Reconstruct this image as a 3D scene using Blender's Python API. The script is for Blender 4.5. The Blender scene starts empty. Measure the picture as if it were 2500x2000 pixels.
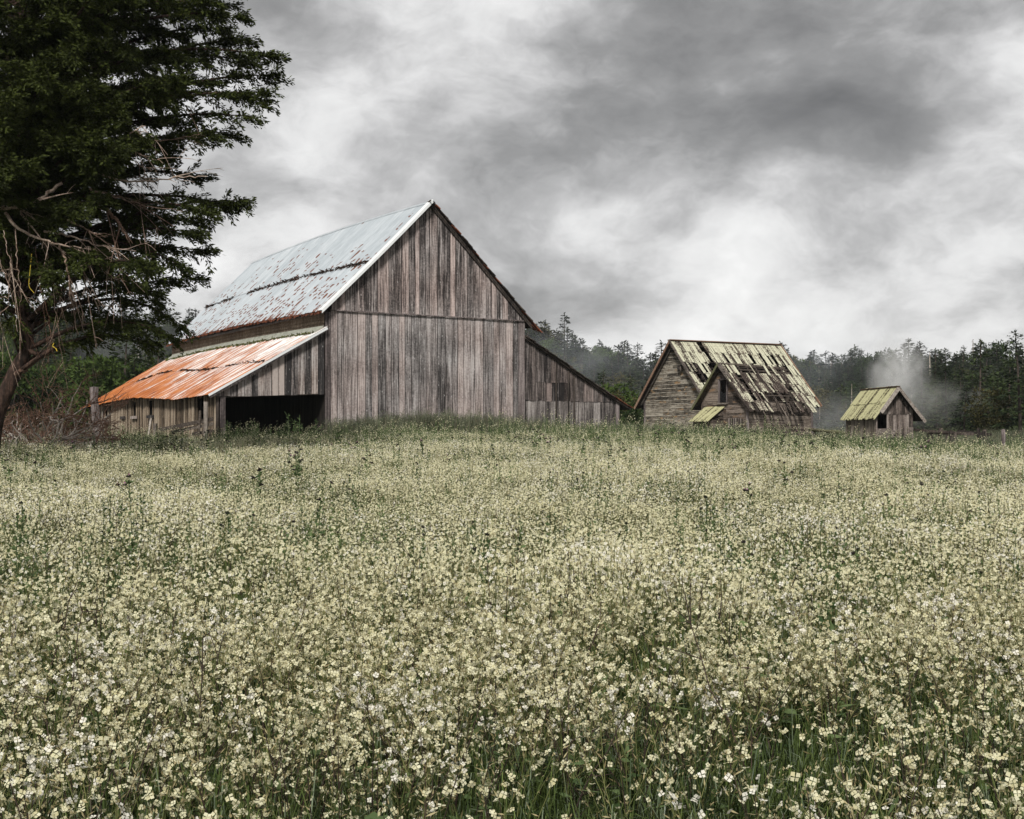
import bpy, math, random
import numpy as np
from mathutils import Vector, Matrix

R = random.Random(7)
NR = np.random.default_rng(11)
sc = bpy.context.scene
COL = sc.collection

# ------------------------------------------------------------------ camera, sky, sun, exposure
EYE = 2.0
HAZE = 0.00012
cam_d = bpy.data.cameras.new('camera')
cam = bpy.data.objects.new('camera', cam_d)
COL.objects.link(cam)
cam.location = (0, 0, EYE)
cam.rotation_euler = (math.radians(90), 0, 0)
cam_d.sensor_width = 36.0
cam_d.lens = 44.2
cam_d.shift_y = 0.0264
cam_d.clip_start = 0.1
cam_d.clip_end = 6000
sc.camera = cam

SUN_EL, SUN_AZ = 42, 192        # azimuth clockwise from +Y: behind the camera, to its left
sun_d = bpy.data.lights.new('sun', 'SUN')
sun_d.energy = 1.5
sun_d.angle = math.radians(10)
sun_d.color = (1.0, 0.965, 0.91)
sun = bpy.data.objects.new('sun', sun_d)
COL.objects.link(sun)
_el, _az = math.radians(SUN_EL), math.radians(SUN_AZ)
_d = Vector((math.sin(_az) * math.cos(_el), math.cos(_az) * math.cos(_el), math.sin(_el)))
sun.rotation_euler = _d.to_track_quat('Z', 'Y').to_euler()
sun.location = _d * 200

# ---- node helpers
def N(nt, t, ins=None, **props):
    n = nt.nodes.new(t)
    for k, v in props.items():
        setattr(n, k, v)
    for k, v in (ins or {}).items():
        s = n.inputs[k]
        if isinstance(v, bpy.types.NodeSocket):
            nt.links.new(v, s)
        else:
            s.default_value = v
    return n
def MA(nt, op, a, b=0.0, c=0.0, clamp=False):
    n = N(nt, 'ShaderNodeMath', {0: a, 1: b, 2: c}, operation=op, use_clamp=clamp)
    return n.outputs[0]
def NOI(nt, vec, scale=1.0, detail=4.0, rough=0.55, dist=0.0, col=False):
    n = N(nt, 'ShaderNodeTexNoise', {'Vector': vec, 'Scale': scale, 'Detail': detail, 'Roughness': rough, 'Distortion': dist})
    return n.outputs['Color' if col else 'Fac']
def MAP(nt, vec, scale=(1, 1, 1), loc=(0, 0, 0), rot=(0, 0, 0)):
    return N(nt, 'ShaderNodeMapping', {'Vector': vec, 'Location': loc, 'Rotation': rot, 'Scale': scale}).outputs[0]
def RAMP(nt, fac, stops, interp='LINEAR'):
    n = N(nt, 'ShaderNodeValToRGB', {'Fac': fac})
    cr = n.color_ramp
    cr.interpolation = interp
    while len(cr.elements) < len(stops):
        cr.elements.new(0.5)
    for e, (p, c) in zip(cr.elements, stops):
        e.position = p
        e.color = (c, c, c, 1) if isinstance(c, (int, float)) else (*c, 1)
    return n.outputs[0]
def MIX(nt, fac, a, b, mode='MIX'):
    n = N(nt, 'ShaderNodeMix', data_type='RGBA', blend_type=mode)
    for s, v in ((n.inputs[0], fac), (n.inputs[6], a), (n.inputs[7], b)):
        if isinstance(v, bpy.types.NodeSocket):
            nt.links.new(v, s)
        else:
            s.default_value = v if not isinstance(v, tuple) else (*v, 1)
    return n.outputs[2]
def VADD(nt, a, b):
    return N(nt, 'ShaderNodeVectorMath', {0: a, 1: b}, operation='ADD').outputs[0]
def XYZ(nt, x=0.0, y=0.0, z=0.0):
    return N(nt, 'ShaderNodeCombineXYZ', {0: x, 1: y, 2: z}).outputs[0]
def SEP(nt, v):
    return N(nt, 'ShaderNodeSeparateXYZ', {0: v}).outputs
def newmat(name):
    m = bpy.data.materials.new(name)
    m.use_nodes = True
    nt = m.node_tree
    nt.nodes.clear()
    out = N(nt, 'ShaderNodeOutputMaterial')
    return m, nt, out
def principled(nt, out, color, rough=0.85, bump=None, bstr=0.4, bdist=0.02, **kw):
    ins = {'Base Color': color if isinstance(color, bpy.types.NodeSocket) else (*color, 1), 'Roughness': rough}
    ins.update(kw)
    b = N(nt, 'ShaderNodeBsdfPrincipled', ins)
    if 'Specular IOR Level' not in ins:
        b.inputs['Specular IOR Level'].default_value = 0.25
    if bump is not None:
        bn = N(nt, 'ShaderNodeBump', {'Height': bump, 'Strength': bstr, 'Distance': bdist})
        nt.links.new(bn.outputs[0], b.inputs['Normal'])
    nt.links.new(b.outputs[0], out.inputs['Surface'])
    return b

# ---- world: Nishita sky almost wholly behind a broken grey cloud deck
world = bpy.data.worlds.new('World')
sc.world = world
world.use_nodes = True
wn = world.node_tree
wn.nodes.clear()
sky = N(wn, 'ShaderNodeTexSky', sky_type='NISHITA', sun_disc=False,
        sun_elevation=_el, sun_rotation=_az, air_density=1.0, dust_density=2.0)
gen = N(wn, 'ShaderNodeTexCoord').outputs['Generated']
CO = (12.4, 4.4, 3.1)
TL = math.radians(-20)
w1 = NOI(wn, MAP(wn, gen, (7, 7, 11), (3.1, 1.7, 0.4), (0, TL, 0)), 1.0, 4.0, 0.55, col=True)
wv = VADD(wn, gen, MAP(wn, w1, (0.075, 0.075, 0.06)))
big = NOI(wn, MAP(wn, wv, (3.0, 3.0, 6.0), CO, (0, TL, 0)), 1.0, 2.0, 0.45)
med = NOI(wn, MAP(wn, wv, (7, 7, 12), (4, 2, 7), (0, TL, 0)), 1.0, 8.0, 0.58)
gz = SEP(wn, gen)[2]
cl = MA(wn, 'ADD', MA(wn, 'MULTIPLY', big, 0.56), MA(wn, 'MULTIPLY', med, 0.44))
low = MA(wn, 'MULTIPLY', MA(wn, 'SUBTRACT', 0.15, gz), 0.55)          # the deck thins towards the horizon, all round
low = MA(wn, 'MAXIMUM', MA(wn, 'MINIMUM', low, 0.06), -0.06)
cl = MA(wn, 'ADD', cl, low)
cloud = RAMP(wn, cl, [(0.30, (0.60, 0.594, 0.59)), (0.37, (0.88, 0.872, 0.866)), (0.42, (1.2, 1.19, 1.18)), (0.475, (1.9, 1.89, 1.88)), (0.53, (2.9, 2.885, 2.87)), (0.60, (3.65, 3.63, 3.6))])
skyc = MIX(wn, 0.985, sky.outputs[0], cloud)
bg = N(wn, 'ShaderNodeBackground', {'Color': skyc, 'Strength': 0.1})
wo = N(wn, 'ShaderNodeOutputWorld', {'Surface': bg.outputs[0]})

vs = sc.view_settings
vs.view_transform = 'Standard'
vs.look = 'None'
vs.exposure = 1.42
vs.gamma = 1.0
vs.use_curve_mapping = False
sc.cycles.max_bounces = 5
sc.cycles.diffuse_bounces = 3
sc.cycles.glossy_bounces = 2
sc.cycles.transmission_bounces = 2
sc.cycles.transparent_max_bounces = 8
sc.cycles.volume_bounces = 2

# ------------------------------------------------------------------ generic building helpers
F = 3068.0
def W(px, py, d):
    """point seen at a pixel of the photograph, d metres away"""
    return Vector(((px - 1250) / F * d, d, EYE + (1066 - py) / F * d))
def sstep(a, b, x):
    t = np.clip((x - a) / (b - a), 0, 1)
    return t * t * (3 - 2 * t)

def tag(o, label=None, cat=None, group=None, kind=None):
    if label: o['label'] = label
    if cat: o['category'] = cat
    if group: o['group'] = group
    if kind: o['kind'] = kind
    return o
def link(o, parent=None):
    COL.objects.link(o)
    if parent is not None:
        o.parent = parent
    return o
def empty(name, loc=(0, 0, 0), rz=0.0, parent=None):
    o = bpy.data.objects.new(name, None)
    o.location = loc
    o.rotation_euler = (0, 0, rz)
    o.empty_display_size = 0.2
    return link(o, parent)
def meshobj(name, verts, faces, mat, parent=None, midx=None, do_link=True):
    me = bpy.data.meshes.new(name)
    me.from_pydata([tuple(v) for v in verts], [], faces)
    for m in (mat if isinstance(mat, (list, tuple)) else [mat]):
        me.materials.append(m)
    if midx is not None:
        me.polygons.foreach_set('material_index', np.asarray(midx, dtype=np.int32))
    me.update()
    o = bpy.data.objects.new(name, me)
    return link(o, parent) if do_link else o
def npmesh(name, V, Q=None, T=None, mats=(), qm=None, tm=None):
    """fast mesh from numpy quads and triangles"""
    me = bpy.data.meshes.new(name)
    V = np.asarray(V, dtype=np.float32)
    nq = 0 if Q is None else len(Q)
    n3 = 0 if T is None else len(T)
    loops = np.concatenate(([np.asarray(Q).ravel()] if nq else []) + ([np.asarray(T).ravel()] if n3 else [])).astype(np.int32)
    starts = np.concatenate([np.arange(nq) * 4, nq * 4 + np.arange(n3) * 3]).astype(np.int32)
    me.vertices.add(len(V)); me.vertices.foreach_set('co', V.ravel())
    me.loops.add(len(loops)); me.loops.foreach_set('vertex_index', loops)
    me.polygons.add(nq + n3); me.polygons.foreach_set('loop_start', starts)
    mi = np.concatenate([np.zeros(nq, np.int32) if qm is None else np.asarray(qm, np.int32),
                         np.zeros(n3, np.int32) if tm is None else np.asarray(tm, np.int32)])
    for m in mats:
        me.materials.append(m)
    me.polygons.foreach_set('material_index', mi)
    me.update(calc_edges=True)
    me.validate()
    return me
class MB:
    """collects tubes, blades and boxes as numpy arrays"""
    def __init__(s):
        s.V = []; s.Q = []; s.QM = []; s.T = []; s.TM = []; s.n = 0
    def add(s, V, Q=None, m=0, T=None):
        V = np.asarray(V, dtype=np.float32).reshape(-1, 3)
        if Q is not None and len(Q):
            Q = np.asarray(Q, dtype=np.int64) + s.n
            s.Q.append(Q); s.QM.append(np.full(len(Q), m))
        if T is not None and len(T):
            T = np.asarray(T, dtype=np.int64) + s.n
            s.T.append(T); s.TM.append(np.full(len(T), m))
        s.V.append(V); s.n += len(V)
    def tube(s, pts, rad, sides=5, m=0):
        P = np.asarray([tuple(p) for p in pts], dtype=np.float64)
        k = len(P)
        rad = np.asarray(rad if hasattr(rad, '__len__') else [rad] * k, dtype=np.float64)
        tg = np.gradient(P, axis=0)
        tg /= np.linalg.norm(tg, axis=1, keepdims=True) + 1e-9
        up = np.array([0.0, 0.0, 1.0]) if abs(tg[0, 2]) < 0.9 else np.array([1.0, 0, 0])
        a = np.cross(tg, up); a /= np.linalg.norm(a, axis=1, keepdims=True) + 1e-9
        b = np.cross(tg, a)
        th = np.arange(sides) / sides * 2 * math.pi
        ring = P[:, None, :] + rad[:, None, None] * (np.cos(th)[None, :, None] * a[:, None, :] + np.sin(th)[None, :, None] * b[:, None, :])
        i = np.arange(k - 1)[:, None] * sides; j = np.arange(sides)[None, :]; j2 = (j + 1) % sides
        Q = np.stack([i + j, i + j2, i + sides + j2, i + sides + j], -1).reshape(-1, 4)
        s.add(ring.reshape(-1, 3), Q, m)
        return s
    def blades(s, P, D, L, Wd, m=0, nrm=None, mid=0.4):
        """kite-shaped blades: base P, direction D, length L, width Wd"""
        P = np.asarray(P, float); n = len(P)
        D = D / (np.linalg.norm(D, axis=1, keepdims=True) + 1e-9)
        rv = NR.normal(size=(n, 3)) if nrm is None else nrm
        S = np.cross(D, rv); S /= np.linalg.norm(S, axis=1, keepdims=True) + 1e-9
        L = np.broadcast_to(np.asarray(L, float), (n,))[:, None]; Wd = np.broadcast_to(np.asarray(Wd, float), (n,))[:, None]
        V = np.stack([P, P + D * L * mid + S * Wd * .5, P + D * L, P + D * L * mid - S * Wd * .5], 1)
        s.add(V.reshape(-1, 3), np.arange(n * 4).reshape(-1, 4), m)
        return s
    def box(s, c, d, rz=0.0, m=0):
        c = np.asarray(c, float); hx, hy, hz = np.asarray(d, float) / 2
        v = np.array([[x, y, z] for z in (-hz, hz) for y in (-hy, hy) for x in (-hx, hx)])
        cs, sn = math.cos(rz), math.sin(rz)
        v = np.stack([v[:, 0] * cs - v[:, 1] * sn, v[:, 0] * sn + v[:, 1] * cs, v[:, 2]], 1) + c
        s.add(v, [[0, 2, 3, 1], [4, 5, 7, 6], [0, 1, 5, 4], [2, 6, 7, 3], [0, 4, 6, 2], [1, 3, 7, 5]], m)
        return s
    def mesh(s, name, mats):
        return npmesh(name, np.concatenate(s.V), np.concatenate(s.Q) if s.Q else None, np.concatenate(s.T) if s.T else None,
                      mats, np.concatenate(s.QM) if s.Q else None, np.concatenate(s.TM) if s.T else None)
    def obj(s, name, mats, parent=None):
        mats = mats if isinstance(mats, (list, tuple)) else [mats]
        return link(bpy.data.objects.new(name, s.mesh(name, mats)), parent)
def prism(name, poly, ext, mat, parent):
    """polygon extruded by a vector: a board, a sheet, a wall with sloped top"""
    poly = [Vector(p) for p in poly]; ext = Vector(ext); n = len(poly)
    V = poly + [p + ext for p in poly]
    Fc = [list(range(n)), list(range(2 * n - 1, n - 1, -1))] + [[i, i + n, (i + 1) % n + n, (i + 1) % n] for i in range(n)]
    return meshobj(name, V, Fc, mat, parent)
def bar(name, a, b, w, h, mat, parent=None, jit=0.0):
    """a straight squared timber from a to b"""
    a = Vector(a); b = Vector(b); d = (b - a).normalized()
    up = Vector((0, 0, 1)) if abs(d.z) < 0.95 else Vector((0, 1, 0))
    s = d.cross(up).normalized(); u = s.cross(d)
    V = []
    for p in (a, b):
        j = 1 + R.uniform(-jit, jit)
        for sx, sy in ((-1, -1), (1, -1), (1, 1), (-1, 1)):
            V.append(p + s * (sx * w / 2 * j) + u * (sy * h / 2 * j))
    return meshobj(name, V, [[0, 3, 2, 1], [4, 5, 6, 7], [0, 1, 5, 4], [1, 2, 6, 5], [2, 3, 7, 6], [3, 0, 4, 7]], mat, parent)
def edges(a, b, w, j=0.18):
    """cut a..b into pieces about w wide"""
    n = max(1, round(abs(b - a) / w)); st = (b - a) / n
    return [a] + [a + st * (i + R.uniform(-j, j)) for i in range(1, n)] + [b]

# ------------------------------------------------------------------ materials
def wood(name, dark, mid, light, axis='z', grain=30.0, along=0.5, rnd=0.36, stain=0.75, tint=None, lichen=None, lich_lo=0.52, knots=0.5, rough=0.9, patch=None, pale_edge=None):
    m, nt, out = newmat(name)
    tc = N(nt, 'ShaderNodeTexCoord').outputs['Object']
    rn = N(nt, 'ShaderNodeObjectInfo').outputs['Random']
    off = XYZ(nt, MA(nt, 'MULTIPLY', rn, 37.0), MA(nt, 'MULTIPLY', rn, 91.0), MA(nt, 'MULTIPLY', rn, 53.0))
    v = VADD(nt, tc, off)
    def ax(a, b):
        return {'z': (a, a, b), 'x': (b, a, a), 'y': (a, b, a)}[axis]
    g = NOI(nt, MAP(nt, v, ax(grain, along)), 1.0, 6.0, 0.7)
    st = NOI(nt, MAP(nt, v, ax(6.5, 0.42)), 1.0, 6.0, 0.70)
    lowz = NOI(nt, tc, 0.42, 4.0, 0.6)
    f = MA(nt, 'ADD', MA(nt, 'MULTIPLY', MA(nt, 'SUBTRACT', g, 0.5), 2.3), 0.5)
    f = MA(nt, 'ADD', f, MA(nt, 'MULTIPLY', MA(nt, 'SUBTRACT', st, 0.52), 2.2 * stain))
    f = MA(nt, 'ADD', f, MA(nt, 'MULTIPLY', MA(nt, 'SUBTRACT', rn, 0.5), rnd * 1.4))
    f = MA(nt, 'ADD', f, MA(nt, 'MULTIPLY', MA(nt, 'SUBTRACT', lowz, 0.5), 0.9))
    f = MA(nt, 'ADD', f, MA(nt, 'MULTIPLY', MA(nt, 'SUBTRACT', NOI(nt, v, 11.0, 3.0, .6), 0.5), 0.7))
    c = RAMP(nt, f, [(0.08, dark), (0.5, mid), (0.95, light)])
    if tint:
        tf = MA(nt, 'ADD', MA(nt, 'MULTIPLY', NOI(nt, tc, 0.33, 3.0, 0.5), 1.0), MA(nt, 'MULTIPLY', MA(nt, 'SUBTRACT', rn, 0.5), 0.5))
        c = MIX(nt, RAMP(nt, tf, [(0.3, 0.0), (0.7, 1.0)]), c, tint, 'MULTIPLY')
    if patch:
        pf = NOI(nt, MAP(nt, v, ax(3.2, 1.1)), 1.0, 3.0, 0.5)
        c = MIX(nt, RAMP(nt, pf, [(0.60, 0.0), (0.68, 0.85)]), c, patch)
    if pale_edge:
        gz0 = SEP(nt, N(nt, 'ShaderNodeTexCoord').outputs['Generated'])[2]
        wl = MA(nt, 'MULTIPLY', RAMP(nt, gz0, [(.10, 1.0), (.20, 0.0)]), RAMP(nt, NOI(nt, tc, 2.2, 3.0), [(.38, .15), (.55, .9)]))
        c = MIX(nt, wl, c, pale_edge)  # patchily paler towards each board's lower edge
    if knots:
        vo = N(nt, 'ShaderNodeTexVoronoi', {'Vector': MAP(nt, v, ax(5.0, 2.0)), 'Scale': 1.0}).outputs['Distance']
        c = MIX(nt, MA(nt, 'MULTIPLY', RAMP(nt, vo, [(0.05, 1.0), (0.12, 0.0)]), knots), c, tuple(min(1, x * 1.35) for x in light))
    if lichen:
        lf = MA(nt, 'ADD', NOI(nt, MAP(nt, v, ax(15.0, 8.0)), 1.0, 6.0, 0.68), MA(nt, 'MULTIPLY', MA(nt, 'SUBTRACT', rn, 0.5), 0.34))
        lf = MA(nt, 'ADD', lf, MA(nt, 'MULTIPLY', MA(nt, 'SUBTRACT', NOI(nt, tc, 0.8, 2.0), 0.5), 0.45))
        lc = MIX(nt, NOI(nt, v, 14.0, 3.0), tuple(x * 0.72 for x in lichen), lichen)
        c = MIX(nt, RAMP(nt, lf, [(lich_lo, 0.0), (lich_lo + 0.05, 1.0)]), c, lc)
    principled(nt, out, c, rough, g, 0.8, 0.02)
    return m
GREY = wood('barn_grey_boards', (.040, .036, .035), (.25, .23, .224), (.56, .54, .535), tint=(.98, .87, .83), stain=0.7, rnd=.32)
GREYU = wood('barn_gable_boards', (.036, .031, .030), (.265, .235, .226), (.58, .54, .525), tint=(1.0, .88, .84), stain=1.0, rnd=.36)
CORNERW = wood('barn_corner_boards', (.03, .025, .024), (.125, .102, .098), (.30, .26, .25))
LEANW = wood('lean_to_boards', (.028, .026, .026), (.20, .178, .17), (.46, .45, .445), stain=1.0, rnd=.7, tint=(.95, .84, .78))
RLEANW = wood('right_lean_to_boards', (.016, .014, .014), (.105, .093, .088), (.28, .25, .24), stain=1.3, rnd=.4, tint=(1, .9, .86))
RLEANL = wood('right_lean_to_lower_boards', (.03, .026, .025), (.185, .163, .152), (.40, .37, .35), stain=.9, rnd=.4)
SIDEW = wood('side_wall_boards', (.045, .033, .022), (.22, .165, .115), (.42, .35, .27), stain=.9, rnd=.5)
SHING = wood('wall_shingles', (.05, .036, .026), (.17, .125, .09), (.34, .27, .21), grain=30, along=6, stain=.5, rnd=0)
DARKW = wood('dark_timber', (.012, .010, .009), (.05, .04, .034), (.13, .105, .09), stain=.8)
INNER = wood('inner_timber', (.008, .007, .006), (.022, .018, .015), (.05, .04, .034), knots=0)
POSTW = wood('fence_post_wood', (.05, .042, .036), (.20, .17, .145), (.40, .36, .32), stain=.6)
RAILW = wood('fence_rail_wood', (.022, .017, .014), (.085, .068, .056), (.22, .185, .155), axis='x', stain=.5)
MOSSRAIL = wood('mossy_rail_wood', (.03, .025, .018), (.09, .075, .05), (.2, .18, .13), axis='x', lichen=(.16, .165, .085), lich_lo=.55)
HOUSEW = wood('house_siding', (.030, .026, .021), (.18, .155, .122), (.44, .40, .33), axis='y', grain=16, along=1.6, stain=.55, rnd=.35, patch=(.34, .21, .10), knots=.3, pale_edge=(.52, .48, .40))
HOUSEF = wood('house_front_siding', (.025, .02, .016), (.105, .083, .067), (.25, .21, .175), axis='x', grain=18, along=1.2, stain=.7, rnd=.4)
WINGW = wood('wing_siding', (.025, .02, .016), (.13, .102, .082), (.29, .24, .20), axis='y', grain=18, along=1.2, stain=.6, rnd=.4, patch=(.27, .17, .10))
LICH = (.60, .59, .44)
SHAKE = wood('lichen_shakes', (.025, .018, .014), (.10, .072, .056), (.24, .185, .15), axis='y', grain=40, along=2, stain=.5, rnd=.5, lichen=LICH, lich_lo=.395, knots=0)
WSHAKE = wood('bare_shakes', (.022, .016, .013), (.09, .066, .055), (.22, .175, .15), axis='y', grain=40, along=2, stain=.5, rnd=.6, lichen=LICH, lich_lo=.56, knots=0)
MOSSY = wood('mossy_shed_roof', (.035, .028, .015), (.12, .10, .05), (.24, .22, .13), axis='x', grain=26, along=3, stain=.4, rnd=.4, lichen=(.56, .54, .31), lich_lo=.36, knots=0)
TRIMW = wood('trim_boards', (.06, .05, .042), (.23, .195, .17), (.45, .41, .37), axis='y', stain=.5)
REDTRIM = wood('ridge_cap_boards', (.045, .024, .016), (.20, .115, .075), (.36, .24, .17), axis='x', stain=.6)
SHEDW = wood('shed_boards', (.026, .021, .018), (.135, .108, .094), (.30, .26, .235), stain=.9, rnd=.6)
SHEDS = wood('shed_side_boards', (.045, .036, .028), (.20, .165, .13), (.38, .34, .28), stain=.6, rnd=.35)
SHEDH = wood('shed_low_boards', (.035, .029, .026), (.15, .125, .11), (.31, .27, .25), axis='x', stain=.6, rnd=.4)

def metal_main():
    m, nt, out = newmat('zinc_roof')
    tc = N(nt, 'ShaderNodeTexCoord').outputs['Object']
    rn = N(nt, 'ShaderNodeObjectInfo').outputs['Random']
    x, y, z = SEP(nt, tc)
    v = MA(nt, 'MULTIPLY', x, 1.43)                       # metres down the slope
    base = RAMP(nt, MA(nt, 'ADD', NOI(nt, MAP(nt, tc, (1.2, 6, 1.2)), 1.0, 4.0, .6), MA(nt, 'MULTIPLY', MA(nt, 'SUBTRACT', rn, .5), .25)),
                [(.3, (.36, .40, .43)), (.55, (.455, .495, .525)), (.8, (.54, .57, .595))])
    # rust dashes below the nail rows
    cu, cv = 0.60, 0.44
    jy = MA(nt, 'MULTIPLY', MA(nt, 'SUBTRACT', NOI(nt, tc, .8, 4.0), .5), 2.2)
    u1 = MA(nt, 'DIVIDE', y, cu); v1 = MA(nt, 'DIVIDE', MA(nt, 'ADD', v, jy), cv)
    iu = MA(nt, 'FLOOR', u1)
    v1 = MA(nt, 'ADD', v1, MA(nt, 'MULTIPLY', iu, 0.37))
    iv = MA(nt, 'FLOOR', v1)
    wn_ = N(nt, 'ShaderNodeTexWhiteNoise', {'Vector': XYZ(nt, iu, iv, 3.3)}, noise_dimensions='3D')
    hv = wn_.outputs['Value']
    hc = SEP(nt, wn_.outputs['Color'])
    fu = MA(nt, 'SUBTRACT', MA(nt, 'FRACT', u1), MA(nt, 'ADD', .35, MA(nt, 'MULTIPLY', hc[0], .3)))
    fv = MA(nt, 'SUBTRACT', MA(nt, 'FRACT', v1), .5)
    el = MA(nt, 'ADD', MA(nt, 'POWER', MA(nt, 'MULTIPLY', fu, 3.3), 2.0), MA(nt, 'POWER', MA(nt, 'MULTIPLY', fv, MA(nt, 'ADD', 2.2, MA(nt, 'MULTIPLY', hc[1], 2.2))), 2.0))
    dash = RAMP(nt, el, [(.55, 1.0), (1.0, 0.0)])
    # more of them towards the eave (x small) and none near the ridge
    reg = NOI(nt, MAP(nt, tc, (.35, .22, 0)), 1.0, 3.0)
    prob = MA(nt, 'ADD', MA(nt, 'SUBTRACT', .98, MA(nt, 'MULTIPLY', x, .21)), MA(nt, 'MULTIPLY', MA(nt, 'SUBTRACT', reg, .5), 1.5))
    dash = MA(nt, 'MULTIPLY', dash, MA(nt, 'LESS_THAN', hv, MA(nt, 'MULTIPLY', prob, .8)))
    edge = RAMP(nt, MA(nt, 'ADD', MA(nt, 'ADD', x, .48), MA(nt, 'MULTIPLY', MA(nt, 'SUBTRACT', NOI(nt, MAP(nt, tc, (.7, 3.6, .7)), 1.0, 4.0, .65), .5), 3.4)), [(.10, 1.0), (.26, 0.0)])
    rust = MA(nt, 'MAXIMUM', dash, edge)
    rc = MIX(nt, NOI(nt, tc, 9.0, 3.0), (.075, .025, .014), (.21, .068, .03))
    c = MIX(nt, rust, base, rc)
    principled(nt, out, c, 0.5, None, **{'Metallic': 0.15, 'Specular IOR Level': 0.4})
    return m
ZINC = metal_main()
def metal_lean():
    m, nt, out = newmat('rusty_lean_roof')
    tc = N(nt, 'ShaderNodeTexCoord').outputs['Object']
    rn = N(nt, 'ShaderNodeObjectInfo').outputs['Random']
    x, y, z = SEP(nt, tc)
    wh = RAMP(nt, NOI(nt, MAP(nt, tc, (.8, 7, .8)), 1.0, 4.0, .6), [(.3, (.60, .60, .59)), (.7, (.78, .78, .77))])
    stre = NOI(nt, MAP(nt, tc, (.42, 7.5, .42)), 1.0, 5.0, .62)
    bigp = NOI(nt, MAP(nt, tc, (.33, .26, .3)), 1.0, 4.0, .6)
    f = MA(nt, 'ADD', MA(nt, 'MULTIPLY', stre, 2.3), MA(nt, 'MULTIPLY', bigp, .75))
    f = MA(nt, 'ADD', f, MA(nt, 'MULTIPLY', y, .012))               # weather side is rustier
    f = MA(nt, 'SUBTRACT', f, MA(nt, 'MULTIPLY', MA(nt, 'ADD', x, 2.6), .075))
    f = MA(nt, 'ADD', f, MA(nt, 'MULTIPLY', MA(nt, 'SUBTRACT', rn, .5), .07))
    c1 = RAMP(nt, MA(nt, 'ADD', MA(nt, 'MULTIPLY', NOI(nt, MAP(nt, tc, (.9, 5, .9)), 1.0, 5.0, .6), .6), MA(nt, 'MULTIPLY', NOI(nt, tc, .9, 4.0, .6), .5)), [(.36, (.11, .034, .013)), (.52, (.34, .098, .022)), (.70, (.50, .195, .06))])
    k = RAMP(nt, MA(nt, 'SUBTRACT', f, 1.0), [(.50, 0.0), (.58, .8), (.80, 1.0)])
    c = MIX(nt, k, wh, c1)
    # brown streaks under the overlap in mid slope
    principled(nt, out, c, 0.62, None, **{'Specular IOR Level': 0.3})
    return m
RUSTROOF = metal_lean()
def simple(name, col, rough=.85, var=0.0, vscale=3.0, **kw):
    m, nt, out = newmat(name)
    tc = N(nt, 'ShaderNodeTexCoord').outputs['Object']
    rn = N(nt, 'ShaderNodeObjectInfo').outputs['Random']
    f = MA(nt, 'ADD', NOI(nt, tc, vscale, 4.0, .6), MA(nt, 'MULTIPLY', MA(nt, 'SUBTRACT', rn, .5), .5))
    c = RAMP(nt, f, [(.25, tuple(x * (1 - var) for x in col)), (.75, tuple(min(1, x * (1 + var)) for x in col))])
    principled(nt, out, c, rough, **kw)
    return m
FLASH = simple('rake_flashing_metal', (.80, .82, .82), .5, .08)
OLDFLASH = simple('old_wall_flashing', (.34, .345, .29), .8, .35, 4)
MOSS = simple('moss_strip', (.16, .17, .06), .95, .5, 6)
LITTER = simple('needle_litter', (.05, .026, .016), .95, .5, 5)
RUSTM = simple('rusted_edge', (.16, .055, .03), .9, .5, 5)
GLASS = None
def glassmat():
    m, nt, out = newmat('dirty_window_glass')
    principled(nt, out, (.012, .013, .014), .12, **{'Specular IOR Level': .5})
    return m
GLASS = glassmat()
ROPE = simple('yellow_rope', (.62, .46, .05), .7, .15)

def leafmat(name, a, b, trans=0.25, scale=1.2, rough=.8, rnd=.5):
    m, nt, out = newmat(name)
    geo = N(nt, 'ShaderNodeNewGeometry')
    tc = N(nt, 'ShaderNodeTexCoord').outputs['Object']
    rn = N(nt, 'ShaderNodeObjectInfo').outputs['Random']
    f = MA(nt, 'ADD', MA(nt, 'MULTIPLY', geo.outputs['Random Per Island'], .55), MA(nt, 'MULTIPLY', NOI(nt, tc, scale, 3.0), .55))
    f = MA(nt, 'ADD', f, MA(nt, 'MULTIPLY', MA(nt, 'SUBTRACT', rn, .5), rnd))
    c = RAMP(nt, f, [(.2, a), (.9, b)])
    d = N(nt, 'ShaderNodeBsdfPrincipled', {'Base Color': c, 'Roughness': rough})
    d.inputs['Specular IOR Level'].default_value = .2
    if trans:
        t = N(nt, 'ShaderNodeBsdfTranslucent', {'Color': c})
        mx = N(nt, 'ShaderNodeMixShader', {0: trans, 1: d.outputs[0], 2: t.outputs[0]})
        nt.links.new(mx.outputs[0], out.inputs['Surface'])
    else:
        nt.links.new(d.outputs[0], out.inputs['Surface'])
    return m
CYP = leafmat('cypress_foliage', (.0012, .0025, .0006), (.046, .060, .009), .06, .55)
CON = leafmat('conifer_foliage', (.009, .018, .006), (.058, .082, .028), .1, .5, rnd=.8)
CONB = leafmat('haze_tinted_conifer_foliage', (.010, .017, .009), (.056, .076, .040), .1, .5, rnd=.8)  # bluish haze of distance put into the foliage colour of far trees
BUSH = leafmat('bright_bush_foliage', (.010, .024, .004), (.070, .108, .022), .15, .6, rnd=.7)
OLIVE = leafmat('olive_brush_foliage', (.02, .022, .007), (.095, .088, .030), .15, .6, rnd=.6)
BARK = wood('cypress_bark', (.010, .006, .004), (.042, .025, .018), (.15, .09, .065), grain=14, along=2, stain=.5, knots=0)
DEADB = wood('dead_branch_wood', (.10, .062, .042), (.30, .215, .165), (.56, .46, .38), grain=20, along=20, knots=0, stain=.3)
REDT = wood('red_twig_wood', (.05, .026, .018), (.17, .092, .062), (.34, .23, .17), grain=20, along=20, knots=0, stain=.3)
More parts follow.
